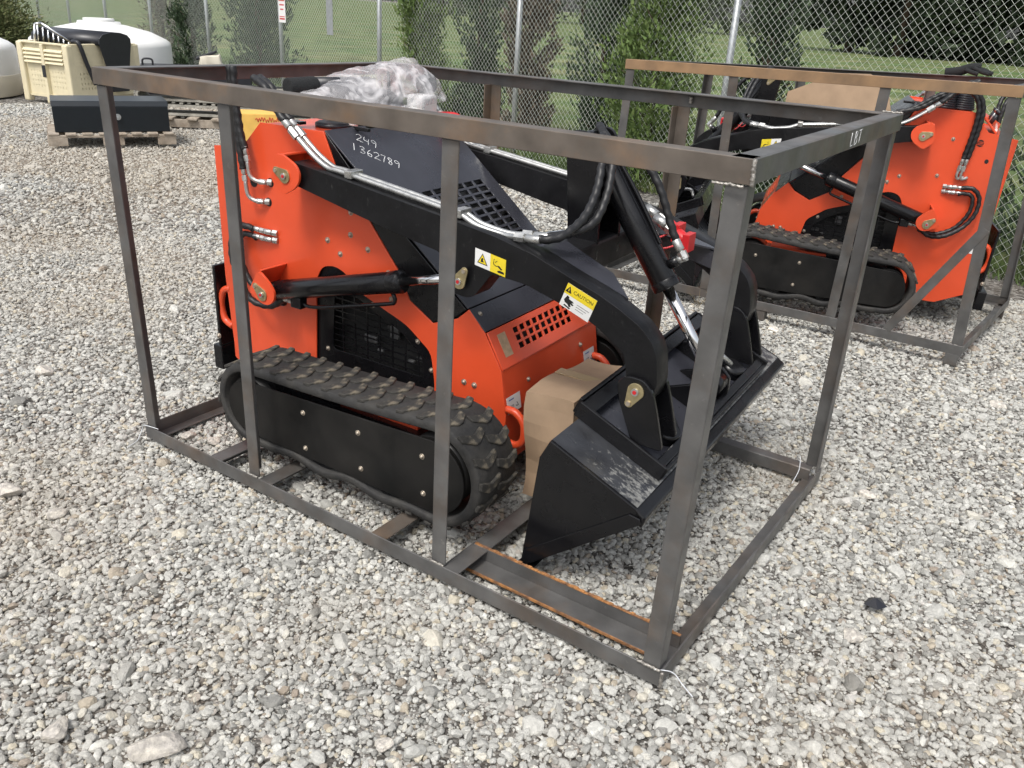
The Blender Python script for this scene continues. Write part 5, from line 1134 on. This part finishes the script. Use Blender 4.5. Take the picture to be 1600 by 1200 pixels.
shrub((-21.0, 9.4, 0), 1.6, 1.35, M['leafshrub'], 'olive green rounded shrub behind the white tanks at the left edge', 22000, 31)
# far tree line at the top right, each a round-headed tree with its foliage down to the ground
def far_tree(p, r, h, seed, label):
    t = thing('field_tree', label, 'tree', p, 0, 'trees across the field'); mb = MB(); mb.cyl((0, 0, 0), (0, 0, h*.7), .3, .08, n=8); mb.build('trunk', M['bark'], t)
    def pts(rs, n):
        nc = n//45; th = rs.uniform(0, 2*np.pi, nc); zc = rs.uniform(.02, 1, nc); env = np.sqrt(np.clip(1 - (zc*1.02 - .35)**2/.5, .02, 1))*rs.uniform(.55, 1, nc)
        c = np.stack([r*env*np.cos(th), r*env*np.sin(th), h*zc], 1); idx = rs.randint(0, nc, n); return c[idx] + rs.normal(size=(n, 3))*r*.12, c[idx]*[1, 1, .2]/r
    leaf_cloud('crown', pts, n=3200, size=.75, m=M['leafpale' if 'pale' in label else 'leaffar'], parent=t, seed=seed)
FT = [((-2.4, 58.0), 3.6, 10, 'dark round tree across the field, nearest the right edge'), ((-5.6, 59.0), 3.2, 9, 'dark broad tree across the field, second from the right'), ((-8.9, 57.0), 3.4, 10, 'dark bushy tree across the field, third from the right'),
      ((-12.2, 58.5), 3.0, 9, 'dark tree across the field, leftmost of the near dark row'), ((.9, 57.0), 3.6, 10, 'dark tree across the field behind the wide conifer'),
      ((-32, 90), 6, 12, 'pale distant tree across the field just right of the fence post'), ((-41, 92), 6, 12, 'pale distant tree across the field behind the feathery conifer'), ((-51, 92), 6, 13, 'pale distant tree across the field left of the feathery conifer'), ((-61, 92), 6, 12, 'pale distant tree across the field above the crate rail middle'), ((-72, 92), 6, 12, 'pale distant tree across the field left of the browning conifer')]
for i, (p, r, h, lab) in enumerate(FT): far_tree((*p, 0), r, h, 50 + i, lab)
# grass blades close behind the fence
def grass_strip():
    rs = np.random.RandomState(5); n = 80000
    k = rs.uniform(-2.5, 6, n); off = .30 + rs.exponential(2.4, n); off = np.where(rs.uniform(size=n) < .25, rs.uniform(-.04, .35, n), off)
    base = np.array(F0)[None] + np.array(FD)[None]*(2.7*k)[:, None] + np.array(FN)[None]*off[:, None]; base[:, 2] = .0
    h = rs.uniform(.05, .14, n)*np.where(off < .3, 1.3, 1); d = rs.normal(size=(n, 3))*.45; d[:, 2] = 1; s = rs.normal(size=(n, 3)); s[:, 2] = 0; s /= np.linalg.norm(s, axis=1, keepdims=True)
    V = np.stack([base - s*.004, base + s*.004, base + d*h[:, None]], 1)
    me = bpy.data.meshes.new('grass'); me.from_pydata(V.reshape(-1, 3).tolist(), [], np.arange(n*3).reshape(-1, 3).tolist())
    tag(link('grass', me, M['blade']), kind='stuff')
grass_strip()

# ------------------------------------------------------------------ stored goods on the left
def yaw_m(p, a): return Matrix.Translation(p) @ Matrix.Rotation(a, 4, 'Z')
# steel tool box on a pallet
PA = R(61)   # long side of pallet direction
pal = thing('wooden_pallet', 'weathered wooden pallet under the black tool box', 'pallet', (-5.98, 3.70, 0), PA)
for j in range(3):
    y = -.36 + j*.32
    mb = MB(); mb.box((-.60, y, .012), (-.42, y + .04, .09)); mb.box((-.10, y, .012), (.10, y + .04, .09)); mb.box((.42, y, .012), (.60, y + .04, .09)); mb.box((-.60, y, .0905), (.60, y + .04, .115)); mb.build('stringer', M['wood'], pal, bevel=.003, seg=1)
for i in range(8):
    x = -.59 + i*.153; mb = MB(); mb.box((x, -.37 + rnd.uniform(-.015, .015), .1155), (x + .10, .35 + rnd.uniform(-.01, .01), .132)); mb.build('deck_board', M['wood'], pal, bevel=.003, seg=1)
tb = thing('tool_box', 'long black steel tool box with a round latch standing on the pallet', 'tool box', (-5.98, 3.72, .133), PA)
mb = MB(); mb.box((-.54, -.29, 0), (.54, .27, .25)); mb.build('box_body', M['toolbox'], tb, bevel=.006)
mb = MB(); mb.hexa([(-.545, -.295, .251), (.545, -.295, .251), (.545, .275, .251), (-.545, .275, .251), (-.545, -.25, .30), (.545, -.25, .30), (.545, .25, .30), (-.545, .25, .30)]); mb.build('box_lid', M['toolbox'], tb, bevel=.006)
mb = MB(); mb.cyl((.05, -.291, .15), (.05, -.310, .15), .030, n=16); mb.cyl((.05, -.310, .15), (.05, -.318, .15), .012, n=10); mb.build('latch', M['galv'], tb)
# cream bulk bin
BA = R(100); hw, hd, hh = .56, .43, .74
bx_, by_ = Vector((math.cos(BA), math.sin(BA), 0)), Vector((-math.sin(BA), math.cos(BA), 0))
BC = Vector((-8.78, 4.95, 0)) + bx_*hw + by_*hd
bn = thing('bulk_bin', 'cream plastic bulk bin with louvred top and slotted sides', 'bin', BC, BA)
for s in (-1, 1):
    slots = [[(x - .007, z), (x + .007, z), (x + .007, z + .034), (x - .007, z + .034)] for half in (-1, 1) for r in range(4) for c in range(7) for x in [half*.27 + (c - 3)*.052] for z in [.19 + r*.062]]
    plate('bin_wall', [[(-hw, .10), (hw, .10), (hw, hh), (-hw, hh)]] + slots, (0, s*hd - (.012 if s < 0 else -.012), 0), (1, 0, 0), (0, 0, 1), .024, M['bin'], bn)
    slots2 = [[(x - .007, z), (x + .007, z), (x + .007, z + .034), (x - .007, z + .034)] for half in (-1, 1) for r in range(4) for c in range(5) for x in [half*.20 + (c - 2)*.052] for z in [.19 + r*.062]]
    plate('bin_wall', [[(-hd + .03, .10), (hd - .03, .10), (hd - .03, hh), (-hd + .03, hh)]] + slots2, (s*hw - (-.012 if s < 0 else .012), 0, 0), (0, 1, 0), (0, 0, 1), .024, M['bin'], bn)
for r in range(4):
    z = .51 + r*.050
    for s in (-1, 1):
        for x0, x1 in ((-hw + .07, -.04), (.04, hw - .07)):
            mb = MB(); mb.hexa([(x0, s*(hd + .013), z), (x1, s*(hd + .013), z), (x1, s*(hd + .038), z - .008), (x0, s*(hd + .038), z - .008), (x0, s*(hd + .013), z + .022), (x1, s*(hd + .013), z + .022), (x1, s*(hd + .034), z + .004), (x0, s*(hd + .034), z + .004)]); mb.build('louvre', M['bin'], bn)
        for y0, y1 in ((-hd + .07, -.03), (.03, hd - .07)):
            mb = MB(); mb.hexa([(s*(hw + .013), y0, z), (s*(hw + .013), y1, z), (s*(hw + .038), y1, z - .008), (s*(hw + .038), y0, z - .008), (s*(hw + .013), y0, z + .022), (s*(hw + .013), y1, z + .022), (s*(hw + .034), y1, z + .004), (s*(hw + .034), y0, z + .004)]); mb.build('louvre', M['bin'], bn)
for x, y in ((-hw, -hd), (hw, -hd), (hw, hd), (-hw, hd)):
    mb = MB(); sx = 1 if x > 0 else -1; sy = 1 if y > 0 else -1; mb.box((min(x + .04*sx, x - .055*sx), min(y + .04*sy, y - .055*sy), 0), (max(x + .04*sx, x - .055*sx), max(y + .04*sy, y - .055*sy), hh + .015)); mb.build('corner_post', M['bin'], bn, bevel=.018)
for s in (-1, 1):
    mb = MB(); mb.box((-.035, s*hd - .04, 0), (.035, s*hd + .04, hh)); mb.build('centre_rib', M['bin'], bn, bevel=.008)
    mb = MB(); mb.box((s*hw - .04, -.028, 0), (s*hw + .04, .028, hh)); mb.build('centre_rib', M['bin'], bn, bevel=.008)
    mb = MB(); mb.box((-hw, s*hd - .03, hh + .0), (hw, s*hd + .034, hh + .025)); mb.build('bin_rim', M['bin'], bn, bevel=.008)
    mb = MB(); mb.box((s*hw - .03, -hd + .05, hh + .0), (s*hw + .034, hd - .05, hh + .025)); mb.build('bin_rim', M['bin'], bn, bevel=.008)
mb = MB(); mb.box((-hw - .046, -.03, .33), (-hw - .041, .03, .48)); mb.build('bin_tag', M['plasticblk'], bn)
mb = MB(); mb.box((-hw, -hd, .07), (hw, hd, .099)); mb.build('bin_floor', M['bin'], bn)
# black moulded fender across the bin
fd = thing('plastic_fender', 'long black moulded plastic fender lying across the cream bin', 'fender', BC + bx_*.14 + Vector((0, 0, hh + .03)), BA - R(90))
sec = [(-.27, -.02), (-.26, .06), (-.20, .115), (-.05, .145), (.10, .14), (.22, .11), (.27, .06), (.28, -.02), (.26, -.02), (.24, .05), (.08, .12), (-.05, .125), (-.18, .095), (-.235, .05), (-.25, -.02)]
mb = MB(); mb.prism(sec, (-.75, 0, .0), (0, 1, 0), (0, 0, 1), (1, 0, 0), 1.27, True); mb.build('fender_shell', M['plasticblk'], fd)
mb = MB(); mb.prism([(-.27, -.0), (-.26, .06), (-.20, .115), (-.05, .145), (.10, .14), (.22, .11), (.27, .06), (.27, .0), (.19, -.36), (.15, -.62), (-.13, -.62), (-.17, -.36)], (.521, 0, .0), (0, 1, 0), (0, 0, 1), (1, 0, 0), .02); mb.build('end_flap', M['plasticblk'], fd, bevel=.006)
st = MB(); c0 = BC - bx_*hw*.72 - by_*(hd + .05); st.tube([c0 + by_*.12 + Vector((0, 0, hh + .05)), c0 + Vector((0, 0, hh + .03)), c0 + bx_*.06 - by_*.03 + Vector((0, 0, hh*.7)), c0 + bx_*.14 - by_*.05 + Vector((0, 0, hh*.35))], .028, 6); tag(st.build('rubber_strap', M['plasticblk']), 'black strap hanging down the corner of the cream bin', 'strap')
# chrome grille standing in the bin
gr = thing('chrome_grille', 'chrome vehicle grille with slanted bars standing in the cream bin', 'grille', BC - bx_*.36 + by_*.02 + Vector((0, 0, hh - .02)), R(62))
mb = MB(); mb.tube([(-.24, 0, 0), (-.20, 0, .26)], .014, 8); mb.tube([(-.20, 0, .26), (-.12, 0, .27)], .014, 8); mb.tube([(-.12, 0, .27), (.26, 0, .0)], .014, 8); mb.build('grille_frame', M['chrome'], gr)
for i in range(7):
    f = i/7; mb = MB(); mb.cyl((-.20 + .42*f + .01, 0, -.02), (-.17 + .40*f, 0, .26 - .25*f), .011, n=8); mb.build('grille_bar', M['chrome'], gr)
mb = MB(); mb.prism([(-.22, -.04), (.24, -.04), (-.10, .22), (-.19, .22)], (0, .02, 0), (1, 0, 0), (0, 0, 1), (0, 1, 0), .01); mb.build('grille_backing', M['dark'], gr)
# white tanks
def tank(name, p, r, h, label, rim):
    t = thing(name, label, 'tank', p, 0, 'white plastic tanks'); mb = MB(); n = 56
    prof = [(0, h*1.30), (r*.30, h*1.30), (r*.31, h*1.25), (r*.38, h*1.235), (r*.72, h*1.12), (r*.93, h*.98), (r*.985, h*.92), (r, h*.84), (r, h*.20), (r*1.0, h*.02), (0, h*.02)]
    vs_ = [(q*math.cos(2*math.pi*i/n), q*math.sin(2*math.pi*i/n), z) for q, z in prof for i in range(n)]
    mb.add(vs_, [(j*n + i, j*n + (i+1) % n, (j+1)*n + (i+1) % n, (j+1)*n + i) for j in range(len(prof)-1) for i in range(n)], True); mb.build('tank_shell', M['tank'], t)
    mb = MB(); mb.cyl((0, 0, 0), (0, 0, h*.40), r*1.012, n=n); mb.build('tank_base', M['tanklow'], t, bevel=.01)
    mb = MB(); mb.cyl((0, 0, h*1.30), (0, 0, h*1.36), r*.22, n=32); mb.build('tank_lid', M['tank'], t, bevel=.01)
    return t
tank('water_tank', (-10.95, 4.25, 0), 1.04, .70, 'white plastic tank with cream lower half at the left edge', 0)
tank('water_tank', (-11.05, 6.85, 0), 1.05, .735, 'wide white domed plastic tank behind the cream bin', 0)
# pile of old rubber tracks on a pallet
op = thing('wooden_pallet', 'weathered pallet under the stack of dusty rubber tracks', 'pallet', (-6.35, 5.50, 0), R(40))
for j in range(3): mb = MB(); mb.box((-.95, -.40 + j*.38, .0), (.95, -.36 + j*.38, .09)); mb.build('stringer', M['wood'], op)
for i in range(7): mb = MB(); mb.box((-.95 + i*.28, -.45, .0905), (-.83 + i*.28, .45, .11)); mb.build('deck_board', M['wood'], op)
def old_track(p, rot, L, thick, wd, label, curl, sag=.0):
    t = thing('rubber_track', label, 'rubber track', p, rot, 'stacked old rubber tracks'); loop = []
    n = 22
    for i in range(n + 1): a = math.pi*.5 + math.pi*i/n; loop.append((-L/2 + thick*math.cos(a), thick + thick*math.sin(a)))
    for i in range(1, n): loop.append((-L/2 + L*i/n, sag*math.sin(math.pi*i/n)*.3))
    for i in range(n + 1): a = -math.pi*.5 + math.pi*i/n; loop.append((L/2 + thick*curl*math.cos(a), thick*curl + thick*curl*math.sin(a)))
    for i in range(1, n): f = i/n; loop.append((L/2 - L*f, 2*thick*(curl*(1-f) + f) + sag*math.sin(math.pi*f)))
    k = len(loop); mb = MB(); vs_ = []
    for i in range(k):
        a, b = Vector(loop[i-1]), Vector(loop[(i+1) % k]); d = (b-a).normalized(); nn = Vector((d.y, -d.x))
        q = Vector(loop[i]); iq = q - nn*.025
        vs_ += [(q.x, -wd/2, q.y), (q.x, wd/2, q.y), (iq.x, wd/2, iq.y), (iq.x, -wd/2, iq.y)]
    mb.add(vs_, [(i*4+e, i*4+(e+1) % 4, ((i+1) % k)*4+(e+1) % 4, ((i+1) % k)*4+e) for i in range(k) for e in range(4)]); mb.build('track_belt', M['oldtrack'], t)
    lb = MB()
    for i in range(0, k, 2):
        q = Vector(loop[i]); a, b = Vector(loop[i-1]), Vector(loop[(i+1) % k]); d = (b-a).normalized(); nn = Vector((d.y, -d.x))
        c = q + nn*.006; lb.hexa([(c.x - d.x*.02, -wd*.46, c.y - d.y*.02), (c.x + d.x*.02, -wd*.46, c.y + d.y*.02), (c.x + d.x*.02, wd*.46, c.y + d.y*.02), (c.x - d.x*.02, wd*.46, c.y - d.y*.02)] + [(v_[0] + nn.x*.02, v_[1], v_[2] + nn.y*.02) for v_ in ((c.x - d.x*.02, -wd*.46, c.y - d.y*.02), (c.x + d.x*.02, -wd*.46, c.y + d.y*.02), (c.x + d.x*.02, wd*.46, c.y + d.y*.02), (c.x - d.x*.02, wd*.46, c.y - d.y*.02))])
    lugs = lb.build('track_lugs', M['oldtrack'], t); lugs['kind'] = 'stuff'
old_track((-6.30, 5.42, .115), R(40), 2.05, .062, .36, 'flattened dusty rubber track at the bottom of the stack', 1.0)
old_track((-6.25, 5.48, .275), R(38), 2.0, .062, .36, 'flattened dusty rubber track on top of the lowest one', 1.0)
old_track((-6.05, 5.62, .435), R(43), 1.95, .055, .36, 'dusty rubber track with one end curled up on top of the stack', 2.0, .03)
# black flat case with a handle, helmet, behind
bc = thing('black_case', 'flat black case with a loop handle behind the cream bin', 'case', (-9.45, 6.85, .0), R(55)); mb = MB(); mb.box((-.35, -.2, 0), (.35, .2, .43)); mb.build('case_body', M['plasticblk'], bc, bevel=.015)
mb = MB(); mb.tube([(-.31, -.1, .43), (-.31, -.1, .49), (-.28, -.1, .515), (-.20, -.1, .515), (-.17, -.1, .49), (-.17, -.1, .43)], .014, 8); mb.build('case_handle', M['plasticblk'], bc)
cr = thing('storage_crate', 'dark low crate standing behind the rubber tracks', 'crate', (-8.85, 7.45, 0), R(50)); mb = MB(); mb.box((-.42, -.25, 0), (.42, .25, .39)); mb.build('crate_body', M['plasticblk'], cr, bevel=.02); mb = MB(); mb.box((-.44, -.27, .391), (.44, .27, .43)); mb.build('crate_lid', M['plasticblk'], cr, bevel=.01)
sk = carton('rag_bundle', (-.17, -.12, 0), (.17, .12, .13), 'pale cream bundle with a dark flap lying on the dark crate', m='tanklow', crumple=.05); sk.location = (-8.95, 7.32, .45); sk.rotation_euler = (0, -.15, R(50)); sk['category'] = 'bundle'
mb = MB(); mb.hexa([(-.2, -.1, .10), (.12, -.1, .17), (.12, .14, .16), (-.2, .14, .10), (-.2, -.1, .14), (.12, -.1, .21), (.12, .14, .20), (-.2, .14, .14)]); mb.build('dark_flap', M['plasticblk'], sk, bevel=.01)
# yellow carton behind the near loader
yb = thing('yellow_carton', 'yellow carton with red and black handwriting behind the nearer loader', 'box', (-3.60, 3.68, 0), R(50))
mb = MB(); mb.box((-.22, -.15, 0), (.22, .15, .555)); mb.build('carton_body', M['yellowbox'], yb, bevel=.006)
mb = MB()
for i in range(9): x = -.04 + i*.022; mb.tube([(x, -.151, .49 + rnd.uniform(-.015, .015)), (x + .012, -.152, .52 + rnd.uniform(-.015, .015)), (x + .020, -.151, .49)], .003, 5)
mb.build('handwriting', M['redink'], yb)
